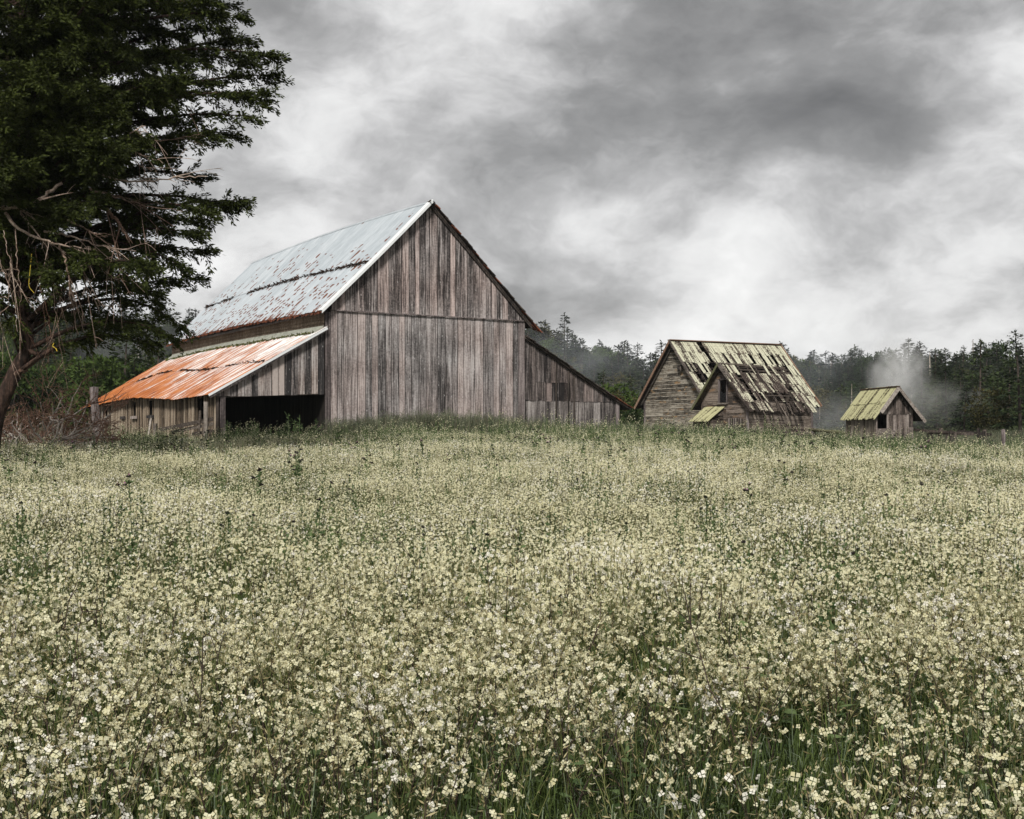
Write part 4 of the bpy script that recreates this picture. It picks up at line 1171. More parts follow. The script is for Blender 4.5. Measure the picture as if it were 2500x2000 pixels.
# ------------------------------------------------------------------ the big cypress on the left
CD = 33.0
cyp = empty('cypress_tree', gp(-45, CD, -.1))
tag(cyp, 'huge dark cypress overhanging the meadow with bare dead lower branches', 'tree')
C0 = Vector(cyp.location)
def cw(px, py, dd=0.0): return W(px, py, CD + dd) - C0
trunk = MB()
def sm(pts, n=24):
    """smooth polyline through control points"""
    P = np.array([tuple(p) for p in pts], float)
    t = np.linspace(0, 1, len(P)); u = np.linspace(0, 1, n)
    Q = np.stack([np.interp(u, t, P[:, k]) for k in range(3)], 1)
    for _ in range(max(1, n // len(P) // 2)):
        Q[1:-1] = (Q[:-2] + 2 * Q[1:-1] + Q[2:]) / 4
    return Q
tr = sm([Vector((0, 0, -.3)), cw(-18, 1030, .0), cw(8, 975, 0), cw(38, 905, .1), cw(70, 850, .2), cw(60, 760, .4), cw(20, 640, .6), cw(30, 480, .6), cw(70, 300, .4), cw(60, 120, .3), cw(40, -60, 0), cw(60, -300, 0), cw(50, -520, 0)], 60)
trunk.tube(tr, np.interp(np.linspace(0, 1, 60), [0, .15, .3, .5, .8, 1], [.34, .20, .17, .20, .14, .04]), 9)
tr2 = sm([cw(-120, 1090, .8), cw(-110, 800, .8), cw(-70, 520, .9), cw(-20, 400, .8), cw(20, 250, .6), cw(80, 60, .5), cw(120, -150, .3)], 40)
trunk.tube(tr2, np.linspace(.4, .08, 40), 9)
# limbs: ends of foliage boughs, in the plane of the photograph and in depth
tips = [(600, -40, .2), (585, -110, -.5), (590, 12, .6), (530, 8, -.8), (470, 20, .9), (570, 70, 1.0), (640, 150, 1.2), (557, 36, .4), (610, 40, -.6), (626, 96, .2), (689, 137, -.3), (699, 183, .3), (677, 226, -.2), (666, 247, .6), (644, 285, -.5), (592, 324, .2), (545, 330, -.9),
        (435, 352, .5), (432, 385, -.4), (522, 432, .3), (620, 491, 0), (600, 505, .2), (540, 515, -.5), (510, 534, .4), (500, 570, -.7), (532, 615, -.2), (503, 682, .3), (470, 650, -1.0),
        (413, 716, -.3), (406, 737, .6), (474, 797, -.4), (440, 822, -.9), (395, 838, -.3), (380, 790, .8), (300, 780, .3), (250, 830, .9)]
def xmax(y):
    return float(np.interp(y, [-400, -60, 0, 60, 137, 183, 226, 285, 324, 352, 390, 432, 491, 515, 560, 615, 680, 716, 760, 800, 850],
                           [420, 520, 575, 600, 655, 670, 640, 610, 540, 430, 415, 500, 560, 505, 490, 505, 470, 385, 320, 260, 120]))
boughs = []
for i in range(46):
    boughs.append((R.uniform(-70, 300), R.uniform(-80, 460), R.uniform(-3.6, -1.6), .9))
for i in range(20):
    boughs.append((R.uniform(-60, 170), R.uniform(430, 740), R.uniform(-1.2, 2.5), .9))
for px, py, dd in tips:
    boughs.append((px - 26, py, dd, 1.0))
for i in range(165):
    py = R.uniform(-420, 800)
    mx = xmax(py)
    px = mx * (R.random() ** .8) * .86 - 45
    if py > 560 and px < 190 and R.random() < .72: continue
    boughs.append((px, py, R.uniform(-3.0, 3.0), R.uniform(.7, 1.0)))
for i in range(60):                                   # the half outside the frame
    boughs.append((R.uniform(-620, 60), R.uniform(-380, 640), R.uniform(-3, 3.2), .9))
crown = MB(); tw = trunk
LP = []; LD = []; LL = []
for px, py, dd, w in boughs:
    end = cw(px, py, dd)
    hgt = end.z
    rise = R.uniform(.6, 2.2) if py < 560 else R.uniform(-.3, 1.6)
    k = int(np.argmin(np.abs(tr[:, 2] - max(1.5, hgt - rise))))
    st = Vector(tr[k])
    midp = st.lerp(end, .55) + Vector((R.uniform(-.25, .25), R.uniform(-.3, .3), R.uniform(.25, .75)))
    q = sm([st, st.lerp(midp, .5) + Vector((0, 0, .15)), midp, midp.lerp(end, .55) + Vector((0, 0, .12)), end], 22)
    ln = float(np.linalg.norm(q[-1] - q[0]))
    tw.tube(q, np.linspace(.028 + .010 * ln, .008, 22), 5)
    # branchlets on the outer part
    nbr = int(9 + ln * 5.5)
    for b in range(nbr):
        t = 1 - (R.random() ** 1.25) * .66 if b > 2 else 1 - R.random() * .06
        i0 = min(20, int(t * 21)); p = q[i0] + (q[i0 + 1] - q[i0]) * (t * 21 - i0)
        dv = q[i0 + 1] - q[i0]; dv /= np.linalg.norm(dv) + 1e-9
        sd = np.array([R.gauss(0, .55), R.gauss(0, .65), R.gauss(-.06, .32)])
        bd = dv * R.uniform(.6, 1.1) + sd; bd /= np.linalg.norm(bd)
        bl = R.uniform(.35, .85) * (1.0 - .35 * t) * (1.05 if w > .95 else 1.2)
        n = int(26 + bl * 74)
        s = NR.uniform(0, 1, n)
        droop = -.26 * (s * bl) ** 1.6
        P = p[None] + np.outer(s * bl, bd); P[:, 2] += droop
        # second-order twigs to both sides
        side = np.cross(bd, [0, 0, 1.0]); side /= np.linalg.norm(side) + 1e-9
        so = NR.normal(0, .30, n) * (1 - s * .72) * bl * .62
        P += side[None] * so[:, None]
        P[:, 2] += NR.normal(0, .04, n) - np.abs(so) * .25
        D = bd[None] * .8 + side[None] * (np.sign(so) * NR.uniform(.2, .9, n))[:, None] + NR.normal(0, .30, (n, 3)) + np.array([0, 0, -.18])
        LP.append(P); LD.append(D); LL.append(NR.uniform(.06, .15, n))
LP = np.concatenate(LP); LD = np.concatenate(LD); LL = np.concatenate(LL)
crown.blades(LP, LD, LL, LL * .34, 0)
trunk.obj('trunk', BARK, cyp)
crown.obj('crown', CYP, cyp)
# dead limbs, bleached and bare
def deadlimb(pts, r0, r1, dd=-1.6, twigs=6, mat=None):
    m = MB()
    q = sm([cw(x, y, dd + R.uniform(-.15, .15)) for x, y in pts], 20)
    q += np.random.default_rng(int(pts[0][0] * 7 + pts[0][1])).normal(0, .018, q.shape)
    m.tube(q, np.linspace(r0, r1, 20), 6)
    for k in range(twigs):
        i = R.randrange(6, 19); p = q[i]; dv = q[min(19, i + 1)] - q[i - 1]; dv /= np.linalg.norm(dv)
        d = dv * R.uniform(.3, 1) + np.array([R.gauss(0, .35), R.gauss(0, .35), R.gauss(-.25, .45)])
        l = R.uniform(.4, 1.3)
        e = [p + d * l * s + np.array([0, 0, -.14 * l * s * s]) + np.random.default_rng(k + i * 31).normal(0, .02, 3) * (s > 0) for s in np.linspace(0, 1, 7)]
        m.tube(e, np.linspace(max(.010, r1 * .9), .004, 7), 4)
        for _ in range(2):
            j = R.randrange(2, 6); d2 = d * .5 + np.array([R.gauss(0, .5), R.gauss(0, .4), R.gauss(-.2, .5)])
            m.tube([e[j], e[j] + d2 * l * .25, e[j] + d2 * l * .5 + np.array([0, 0, -.05])], [.007, .005, .003], 4)
    return m.obj('dead_branch', mat or DEADB, cyp)
deadlimb([(205, 408), (245, 384), (282, 362), (315, 330), (352, 306)], .045, .012, -1.9, 7)
deadlimb([(240, 425), (290, 440), (330, 446), (400, 440), (470, 430), (505, 434)], .030, .008, -1.7, 6)
deadlimb([(215, 462), (260, 472), (310, 490), (370, 505), (450, 515)], .032, .008, -1.8, 7)
deadlimb([(-30, 500), (20, 508), (58, 508), (100, 487), (150, 445)], .075, .04, -1.8, 4)
deadlimb([(15, 520), (43, 559), (100, 585), (150, 597), (195, 606), (232, 610)], .045, .014, -1.9, 8)
deadlimb([(130, 530), (169, 541), (225, 568), (262, 580)], .036, .014, -1.6, 5)
deadlimb([(110, 562), (180, 578), (240, 600), (331, 613)], .030, .010, -1.7, 5)
deadlimb([(144, 597), (160, 640), (167, 668), (175, 734), (190, 818)], .030, .010, -1.8, 5)
deadlimb([(228, 610), (242, 650), (275, 680), (308, 685)], .022, .006, -1.8, 5)
deadlimb([(192, 604), (196, 640), (210, 690), (205, 720)], .026, .008, -1.7, 5)
deadlimb([(220, 490), (262, 512), (290, 540), (305, 572)], .065, .022, -1.4, 4, REDT)
deadlimb([(300, 345), (360, 348), (430, 340), (495, 325)], .016, .005, -1.2, 4)
deadlimb([(305, 350), (340, 375), (400, 400)], .018, .006, -1.8, 3)
deadlimb([(285, 365), (320, 392), (370, 418)], .018, .006, -1.8, 3)
deadlimb([(-10, 370), (25, 345), (55, 325)], .05, .035, -2.0, 1)
for i in range(18):                                   # hanging bare twigs
    x0 = R.uniform(-25, 90) if i < 11 else R.uniform(90, 230); y0 = R.uniform(550, 650)
    x1 = x0 + R.uniform(-10, 70); y1 = y0 + R.uniform(120, 300)
    deadlimb([(x0, y0), (x0 + (x1 - x0) * .25, y0 + (y1 - y0) * .35), (x0 + (x1 - x0) * .8, y0 + (y1 - y0) * .7), (x1, y1)], R.uniform(.009, .018), .005, R.uniform(-2.4, 1.2), 2, DEADB if R.random() < .7 else REDT)
deadlimb([(75, 858), (95, 866), (115, 858), (135, 850)], .07, .03, 0, 2, BARK)
deadlimb([(30, 925), (48, 908), (66, 902)], .10, .05, 0, 1, BARK)
ro = MB()
ro.tube([C0 + Vector(p) - C0 for p in sm([cw(78, 620, -1.9), cw(74, 660, -1.9), cw(70, 700, -1.9), cw(84, 716, -1.9)], 14)], .006, 5)
ro.tube(sm([cw(132, 838, -.2), cw(128, 846, -.2), cw(137, 850, -.2), cw(140, 858, -.2)], 10), .014, 5)
o = ro.obj('yellow_rope', ROPE); o.location = C0
tag(o, 'scraps of yellow rope caught in the bare lower branches of the cypress', 'rope')

# dead brush heaped at the foot of the tree
def shrub(px, d, h, spread, seed, label, n=8):
    r = random.Random(seed)
    b = gp(px, d, -.1)
    root = empty('dead_shrub', b)
    tag(root, label, 'shrub', None)
    low = MB(); hi = MB()
    def grow(p, dv, l, rad, lev):
        pts = [p]
        for k in range(5):
            dv = (dv + Vector((r.gauss(0, .22), r.gauss(0, .22), r.gauss(.02, .16)))).normalized()
            pts.append(pts[-1] + dv * l / 5)
        (low if lev < 2 else hi).tube(pts, np.linspace(rad, rad * .45, 6), 5 if lev < 2 else 4)
        if lev < 3:
            for k in range(r.randint(3, 4)):
                j = r.randint(2, 5)
                grow(pts[j], (dv + Vector((r.gauss(0, .7), r.gauss(0, .6), r.gauss(0, .45)))).normalized(), l * r.uniform(.45, .75), rad * .55, lev + 1)
    for k in range(n):
        a = r.uniform(0, 6.28)
        grow(Vector((math.cos(a) * .2, math.sin(a) * .2, 0)), Vector((math.cos(a) * spread, math.sin(a) * spread * .8, 1)).normalized(), h * r.uniform(.5, .85), r.uniform(.045, .075), 0)
    tag(low.obj('bare_stems', PALET, root), kind='stuff'); tag(hi.obj('red_twigs', REDT, root), kind='stuff')
shrub(95, 42, 3.0, .7, 1, 'bare pale-stemmed shrub with reddish twigs under the cypress', 9)
shrub(160, 45, 2.3, .8, 2, 'tangled bare shrub with reddish twigs beside the leaning post', 10)
shrub(15, 39, 2.8, .9, 3, 'bare tangled shrub at the foot of the cypress trunk', 8)
shrub(50, 46, 2.6, .9, 4, 'sprawling bare shrub between the cypress trunk and the brushwood heap', 8)
m = MB()
for i in range(700):
    px = R.uniform(-60, 250); d = R.uniform(45, 51)
    p = np.array(gp(px, d, R.uniform(0, .5)))
    d3 = np.array([R.gauss(0, 1), R.gauss(0, .6), R.gauss(.35, .5)]); l = R.uniform(.3, 1.1)
    m.tube([p, p + d3 * l * .5 + [0, 0, .05], p + d3 * l], [.012, .009, .004], 4, 0 if R.random() < .45 else 1)
o = m.obj('brushwood', [REDT, PALET])
tag(o, 'heap of reddish dead brushwood on the ground between cypress and leaning post', 'brushwood', kind='stuff')

# ------------------------------------------------------------------ meadow
def stem_path(r, h, lean):
    a = r.uniform(0, 6.28)
    return [np.array([math.cos(a) * lean * t * t, math.sin(a) * lean * t * t, h * t]) for t in np.linspace(0, 1, 4)]
def blossoms(m, C, up, size, mat, r, petals=4):
    """four-petalled flowers: centres C, axes up"""
    C = np.asarray(C); n = len(C)
    up = up / (np.linalg.norm(up, axis=1, keepdims=True) + 1e-9)
    rv = r.normal(size=(n, 3)); a = np.cross(up, rv); a /= np.linalg.norm(a, axis=1, keepdims=True) + 1e-9
    b = np.cross(up, a)
    for k in range(petals):
        th = k * 2 * math.pi / petals
        d = a * math.cos(th) + b * math.sin(th) + up * r.uniform(-.15, .55, (n, 1))
        d /= np.linalg.norm(d, axis=1, keepdims=True)
        s = np.cross(up, d)
        s /= np.linalg.norm(s, axis=1, keepdims=True) + 1e-9
        L = (size * r.uniform(.8, 1.15, n))[:, None]; w = L * .92
        V = np.stack([C + d * L * .10, C + d * L * .62 + s * w * .5, C + d * L * 1.02, C + d * L * .62 - s * w * .5], 1)
        m.add(V.reshape(-1, 3), np.arange(n * 4).reshape(-1, 4), mat)
def radish(seed, white=False, parts=False, h=.68):
    """one wild radish plant; with parts: separate meshes for stems, leaves and each flower head"""
    r = np.random.default_rng(seed)
    st = MB(); lv = MB(); heads = []
    nst = r.integers(4, 6)
    for k in range(nst):
        hh = h * r.uniform(.72, 1.12)
        path = stem_path(r, hh, r.uniform(.05, .24))
        dk = 1 if r.random() < .4 else 0
        st.tube(path, [.0035, .003, .0025, .0018], 3, dk)
        top = path[-1]
        hd = MB()
        nb = r.integers(5, 10)
        off = r.normal(0, 1, (nb, 3)) * [.032, .032, .030]
        C = top + off + [0, 0, -.005]
        blossoms(hd, C, np.array([0, -.25, .6]) + r.normal(0, .8, (nb, 3)), r.uniform(.0105, .0165, nb), 1 if white else 0, r)
        nb2 = 6
        C2 = top + r.normal(0, 1, (nb2, 3)) * [.012, .012, .012] + [0, 0, .02]
        hd.blades(C2, r.normal(0, .4, (nb2, 3)) + [0, 0, 1], r.uniform(.010, .016, nb2), .006, 2)
        for q in C:                                   # pedicels
            hd.add([top + [0, 0, -.04], top + [.0015, 0, -.04], q], T=[[0, 1, 2]], m=3)
        # pods below
        np_ = r.integers(5, 10)
        tt = r.uniform(.55, .95, np_)
        base = np.stack([np.interp(tt, np.linspace(0, 1, 4), [p[c] for p in path]) for c in range(3)], 1)
        st.blades(base, r.normal(0, 1, (np_, 3)) * [1, 1, .3] + [0, 0, .7], r.uniform(.025, .05, np_), .006, 2)
        heads.append(hd)
        nl = 3
        tt = r.uniform(.1, .6, nl)
        base = np.stack([np.interp(tt, np.linspace(0, 1, 4), [p[c] for p in path]) for c in range(3)], 1)
        lv.blades(base, r.normal(0, 1, (nl, 3)) * [1, 1, .35] + [0, 0, .4], r.uniform(.06, .14, nl), r.uniform(.014, .028, nl), 0, mid=.5)
    return st, lv, heads
def merge(dst, src, remap):
    for V in src.V: pass
    base = dst.n
    dst.V += src.V
    for q, qm in zip(src.Q, src.QM): dst.Q.append(q + base); dst.QM.append(np.array([remap[int(a)] for a in qm]))
    for q, qm in zip(src.T, src.TM): dst.T.append(q + base); dst.TM.append(np.array([remap[int(a)] for a in qm]))
    dst.n += src.n
FMATS = [PETAL, WHITEP, BUD, STEM, DSTEM, GRASS, WET, WEED, STRAW, TALLG, DHEAD, PINK]
def radish_mesh(seed, white=False):
    st, lv, hs = radish(seed, white)
    m = MB()
    merge(m, st, {0: 3, 1: 4, 2: 2}); merge(m, lv, {0: 7})
    for q in hs: merge(m, q, {0: 0, 1: 1, 2: 2, 3: 3})
    return m.mesh('radish', FMATS)
def clump_mesh(seed, nb=120, rad=.42, white=.08, h=.62, green=.25, grass=70, size=.0142):
    """patch of flowering stems for the middle distance"""
    r = np.random.default_rng(seed)
    m = MB()
    ns = 26
    sp = r.normal(0, rad * .55, (ns, 2))
    sh = h * r.uniform(.62, 1.15, ns)
    P = np.stack([sp[:, 0], sp[:, 1], np.zeros(ns)], 1)
    ln = r.normal(0, .10, (ns, 2))
    for k in range(ns):
        t = np.array([sp[k, 0] + ln[k, 0], sp[k, 1] + ln[k, 1], sh[k]])
        m.tube([P[k], (P[k] + t) / 2 + r.normal(0, .02, 3), t], [.004, .003, .002], 3, 3 if r.random() < .7 else 4)
    i = r.integers(0, ns, nb)
    C = np.stack([sp[i, 0] + ln[i, 0], sp[i, 1] + ln[i, 1], sh[i]], 1) + r.normal(0, 1, (nb, 3)) * [.055, .055, .045]
    isw = r.random(ns) < white
    for w in (0, 1):
        s = isw[i] == bool(w)
        if s.any():
            blossoms(m, C[s], np.array([0, -.55, .75]) + r.normal(0, .5, (s.sum(), 3)), np.full(s.sum(), size), w, r)
    m.blades(C[:nb // 2] + [0, 0, -.03] + r.normal(0, .03, (nb // 2, 3)), r.normal(0, .8, (nb // 2, 3)) + [0, 0, .6], .03, .008, 2)
    g = grass
    gp_ = np.stack([r.normal(0, rad * .7, g), r.normal(0, rad * .7, g), np.zeros(g)], 1)
    m.blades(gp_, r.normal(0, .25, (g, 3)) + [0, 0, 1], h * r.uniform(.4, .95, g), .009, 5)
    nl = int(60 * green)
    m.blades(np.stack([r.normal(0, rad * .6, nl), r.normal(0, rad * .6, nl), r.uniform(.05, h * .75, nl)], 1), r.normal(0, 1, (nl, 3)) * [1, 1, .4] + [0, 0, .4], r.uniform(.06, .13, nl), .035, 7, mid=.55)
    return m.mesh('flower_patch', FMATS)
def weed_mesh(seed, h=.75):
    r = np.random.default_rng(seed)
    m = MB()
    for k in range(9):
        b = np.array([r.normal(0, .18), r.normal(0, .18), 0]); hh = h * r.uniform(.65, 1.15)
        t = b + [r.normal(0, .06), r.normal(0, .06), hh]
        m.tube([b, (b + t) / 2, t], [.006, .004, .002], 3, 7)
        n = 22
        s = r.uniform(.15, 1, n)
        m.blades(b + np.outer(s, t - b), r.normal(0, 1, (n, 3)) * [1, 1, .3] + [0, 0, .55], r.uniform(.06, .16, n) * (1.15 - s), .022, 7)
        if r.random() < .25: m.blades([t + [0, 0, -.01]] * 5, r.normal(0, .6, (5, 3)) + [0, 0, 1], .03, .022, 10)
        if r.random() < .6:
            C = t + r.normal(0, 1, (5, 3)) * [.03, .03, .03]
            blossoms(m, C, np.array([0, -.3, .75]) + r.normal(0, .6, (5, 3)), np.full(5, .013), 0, r)
    g = 60
    m.blades(np.stack([r.normal(0, .25, g), r.normal(0, .25, g), np.zeros(g)], 1), r.normal(0, .22, (g, 3)) + [0, 0, 1], h * r.uniform(.4, .9, g), .009, 5)
    return m.mesh('green_weed_patch', FMATS)
def grass_mesh(seed, h=.42, n=110, rad=.20, wd=.0065, mat=5, wet=.22, curve=.5):
    r = np.random.default_rng(seed)
    m = MB()
    b = np.stack([r.normal(0, rad * .6, n), r.normal(0, rad * .6, n), np.zeros(n)], 1)
    a = r.uniform(0, 6.28, n); hh = h * r.uniform(.5, 1.15, n)
    out = np.stack([np.cos(a), np.sin(a), np.zeros(n)], 1) * (curve * hh * r.uniform(.1, .8, n))[:, None]
    side = np.stack([-np.sin(a), np.cos(a), np.zeros(n)], 1) * wd * .5
    up = np.array([0, 0, 1.0])
    p1 = b + up * (hh * .55)[:, None] + out * .28; p2 = b + up * (hh * .92)[:, None] + out * .75; p3 = b + up * (hh * (1 - .22 * curve))[:, None] + out * 1.35
    V = np.stack([b - side, b + side, p1 + side * .9, p1 - side * .9, p2 + side * .6, p2 - side * .6, p3], 1).reshape(-1, 3)
    o = (np.arange(n) * 7)[:, None]
    wsel = r.random(n) < wet
    for s, mt in ((~wsel, mat), (wsel, 6 if mat == 5 else 8)):
        oo = o[s]
        Q = np.concatenate([oo + [0, 1, 2, 3], oo + [3, 2, 4, 5]]); T = oo + [5, 4, 6]
        m.Q.append(Q + m.n); m.QM.append(np.full(len(Q), mt)); m.T.append(T + m.n); m.TM.append(np.full(len(T), mt))
    m.V.append(V); m.n += len(V)
    return m
def tall_mesh(seed, h=1.15):
    m = grass_mesh(seed, h, 120, .34, .010, 9, .12, .45)
    r = np.random.default_rng(seed + 5)
    n = 70                                            # feathery heads
    a = r.uniform(0, 6.28, n); rr = r.uniform(0, .3, n)
    P = np.stack([np.cos(a) * rr, np.sin(a) * rr, h * r.uniform(.72, 1.1, n)], 1)
    m.blades(P, r.normal(0, .5, (n, 3)) + [0, 0, .9], r.uniform(.05, .13, n), .012, 9)
    return m.mesh('tall_grass', FMATS)
# --- positions
def pnoise(x, y, s, seed):
    a = np.random.default_rng(seed).uniform(0, 6.28, 8)
    return (np.sin(x * s + a[0] + 1.3 * np.sin(y * s * .7 + a[1])) + np.sin(y * s * 1.2 + a[2] + 1.1 * np.sin(x * s * .8 + a[3])) + .6 * np.sin((x + y) * s * 2.1 + a[4]) + .6 * np.sin((x - y) * s * 1.9 + a[5])) / 3.2
bc = np.array([math.cos(BR), math.sin(BR)])
def in_buildings(x, y):
    def loc2(ox, oy, rz):
        dx, dy = x - ox, y - oy
        return dx * math.cos(rz) + dy * math.sin(rz), -dx * math.sin(rz) + dy * math.cos(rz)
    u, v = loc2(-8.74, 58.8, BR)
    b = (u > -5.35) & (u < 17.2) & (v > -.08) & (v < 25)
    u, v = loc2(9.91, 79, HR)
    b |= (u > .3) & (u < 8.6) & (v > -3.7) & (v < 3.7)
    b |= (u > -.4) & (u < 4.1) & (v > -8.3) & (v < -3.5)
    b |= (u > -1.3) & (u < 0) & (v > -6.05) & (v < -4.1)
    u, v = loc2(19.03, 62, SR)
    b |= (u > -1.2) & (u < 1.1) & (v > .12) & (v < 4.2)
    return b
def wedge(n, y0, y1, k=.47, extra=1.2):
    """uniform over the area seen, plus a margin at each side"""
    ys = np.sqrt(NR.uniform(y0 ** 2, y1 ** 2, n))
    return NR.uniform(-1, 1, n) * (ys * k + extra), ys
CL = [clump_mesh(300 + k, 150, white=.06, size=.0125) for k in range(5)] + [clump_mesh(310 + k, 130, white=.55, green=.35, size=.0125) for k in range(2)] + \
     [clump_mesh(320 + k, 34, white=.05, green=1.0, grass=110) for k in range(2)] + [weed_mesh(330 + k) for k in range(3)] + [clump_mesh(340 + k, 12, green=1.2, grass=170, h=.5) for k in range(2)]
# middle and far meadow
x, y = wedge(15500, 8.2, 60)
dens = NR.random(len(x))
b = in_buildings(x, y)
u_b = (x + 8.74) * math.cos(BR) + (y - 58.8) * math.sin(BR); v_b = -(x + 8.74) * math.sin(BR) + (y - 58.8) * math.cos(BR)
near_b = (u_b > -.5) & (u_b < 18) & (v_b > -3.4)
keep = ~b & ~(near_b & (NR.random(len(x)) < .93)) & (v_b < 26)
left_dark = (x / y < -.32) & (y > 42)
keep &= ~left_dark
x, y = x[keep], y[keep]
n = len(x)
nz = pnoise(x, y, .5, 1); nz2 = pnoise(x, y, .22, 2); nz3 = pnoise(x, y, 1.1, 3)
gprob = .14 + .44 * sstep(24, 50, y) + .22 * (nz > .45) + .10 * sstep(.2, .9, nz3) + .25 * (np.abs(x / y) > .27) * (y > 30)
rr = NR.random(n)
idx = NR.integers(0, 5, n)
wp = .10 + .34 * (pnoise(x, y, .8, 4) > .25) * (y > 9)
idx = np.where(NR.random(n) < wp, 5 + NR.integers(0, 2, n), idx)
gm = rr < gprob
idx = np.where(gm, np.where(NR.random(n) < .45, 7 + NR.integers(0, 2, n), 9 + NR.integers(0, 3, n)), idx)
gap = (pnoise(x, y, .95, 21) + .5 * pnoise(x, y, 2.3, 22) > np.where(y < 24, .52, .75)) & (NR.random(n) < .8)
idx = np.where(gap, 12 + NR.integers(0, 2, n), idx)
s = NR.uniform(.8, 1.15, n)
shh = s * (1 + .20 * nz2 + .12 * nz3) * np.where(gm & (idx > 8) & (idx < 12), NR.uniform(.8, 1.25, n) * (1 + .35 * sstep(36, 54, y) * (pnoise(x, y, .9, 31) > 0)), 1)
rot = np.stack([NR.normal(0, .06, n), NR.normal(0, .06, n), NR.normal(0, .75, n)], 1)
md = scatter('flower_meadow', np.stack([x, y, ground_z(x, y) - .02], 1), rot, np.stack([s, s, shh], 1), idx, CL)
tag(md, 'meadow of cream wild radish flowers spreading up to the barn', 'meadow', kind='stuff')
# grass under and between the flowers close by
GM = [grass_mesh(400 + k, .40 + .05 * (k % 2), 110, .2, .0062).mesh('grass', FMATS) for k in range(4)] + [grass_mesh(410 + k, .34, 60, .16, .011, wet=.35, curve=.9).mesh('grass', FMATS) for k in range(2)]
x, y = wedge(2600, 2.6, 12.0, .47, .9)
n = len(x)
s = NR.uniform(.75, 1.2, n)
gr = scatter('meadow_grass', np.stack([x, y, ground_z(x, y) - .02], 1), np.stack([NR.normal(0, .1, n), NR.normal(0, .1, n), NR.uniform(0, 6.28, n)], 1), np.stack([s, s, s], 1), np.where(NR.random(n) < .78, NR.integers(0, 4, n), 4 + NR.integers(0, 2, n)), GM)
tag(gr, 'dark green dewy grass under the foreground flowers', 'grass', kind='stuff')
# radish plants close by: nearest ones are things with parts, the rest of the drift is stuff
x, y = wedge(2100, 2.9, 9.6, .46, .8)
op = pnoise(x, y, 1.5, 6) + .5 * pnoise(x, y, .7, 9)
kp = (op > -.28) | (NR.random(len(x)) < .16)
kp &= ~((NR.random(len(x)) < .45) & (x > .6) & (x < 2.4) & (y < 6.2))
x, y = x[kp], y[kp]
vis = np.abs(x / y) < .425
order = np.argsort(np.where(vis, y, 99))
near = order[:290]
rest = order[290:]
RM = [radish_mesh(500 + k, k >= 6) for k in range(8)]
n = len(rest)
s = NR.uniform(.85, 1.15, n)
rd = scatter('radish_drift', np.stack([x[rest], y[rest], ground_z(x[rest], y[rest]) - .02], 1), np.stack([NR.normal(0, .1, n), NR.normal(0, .1, n), NR.uniform(0, 6.28, n)], 1), np.stack([s, s, s], 1),
             np.where(NR.random(n) < .87, NR.integers(0, 6, n), 6 + NR.integers(0, 2, n)), RM)
tag(rd, 'drift of wild radish plants behind the foremost flowers', 'flowers', kind='stuff')
protos = []
for k in range(8):
    wht = k >= 6
    st, lv, hs = radish(600 + k, wht)
    protos.append((st.mesh('stem', [STEM, DSTEM, BUD]), lv.mesh('leaf_cluster', [WEED]), [q.mesh('flower_head', [PETAL, WHITEP, BUD, STEM]) for q in hs], wht))
for i in near:
    k = R.randrange(6) if R.random() < .87 else 6 + R.randrange(2)
    st, lv, hs, wht = protos[k]
    root = bpy.data.objects.new('wild_radish_plant', st)
    root.location = (x[i], y[i], gz_(x[i], y[i]) - .02)
    root.rotation_euler = (R.gauss(0, .1), R.gauss(0, .1), R.uniform(0, 6.28))
    q = R.uniform(.85, 1.15); root.scale = (q, q, q)
    COL.objects.link(root)
    tag(root, 'wild radish plant with white flower heads in the foreground grass' if wht else 'wild radish plant with cream flower heads in the foreground grass', 'wildflower', 'white foreground radish plants' if wht else 'cream foreground radish plants')
    for me, nm in [(lv, 'leaf_cluster')] + [(h_, 'flower_head') for h_ in hs]:
        c = bpy.data.objects.new(nm, me); c.parent = root; COL.objects.link(c)
        if nm == 'leaf_cluster': tag(c, kind='stuff')
# tall grass along the barn and round the house
TG = [tall_mesh(430 + k, 1.05 + .12 * k) for k in range(4)]
px_, py_ = [], []
for i in range(900):
    u = R.uniform(-.3, 18.0); v = -.2 - abs(R.gauss(0, 1.2))
    if u < .3 and R.random() < .7: continue
    if u > 13 and v > -.8 and R.random() < .6: continue
    px_.append(-8.74 + u * math.cos(BR) - v * math.sin(BR)); py_.append(58.8 + u * math.sin(BR) + v * math.cos(BR))
for i in range(1500):
    X = R.uniform(4.5, 34); Y = R.uniform(63, 88)
    px_.append(X); py_.append(Y)
for i in range(160):
    X = R.uniform(16.5, 19.2); Y = R.uniform(60.2, 62.2)
    px_.append(X); py_.append(Y)
px_ = np.array(px_); py_ = np.array(py_)
k = ~in_buildings(px_, py_)
px_, py_ = px_[k], py_[k]
n = len(px_)
ub = (px_ + 8.74) * math.cos(BR) + (py_ - 58.8) * math.sin(BR)
hs_ = np.where((py_ > 66.5) & (ub > 17), .62, .98 + .25 * np.sin(np.clip((ub - 1) / 10, 0, 1) * math.pi)) * NR.uniform(.75, 1.1, n)
hs_ = np.where(ub > 12.5, np.minimum(hs_, .85), hs_)
tg = scatter('tall_grass', np.stack([px_, py_, ground_z(px_, py_) - .03], 1), np.stack([NR.normal(0, .08, n), NR.normal(0, .08, n), NR.uniform(0, 6.28, n)], 1), np.stack([np.ones(n), np.ones(n), hs_], 1), NR.integers(0, 4, n), TG)
tag(tg, 'tall grey green seeding grass along the foot of the barn and farmhouse', 'grass', kind='stuff')
SG = [grass_mesh(460 + k, .75, 90, .25, .012, 8, .0, .5).mesh('straw', FMATS) for k in range(3)]
xs_ = NR.uniform(16.2, 19.0, 110); ys_ = NR.uniform(58.5, 62.6, 110)
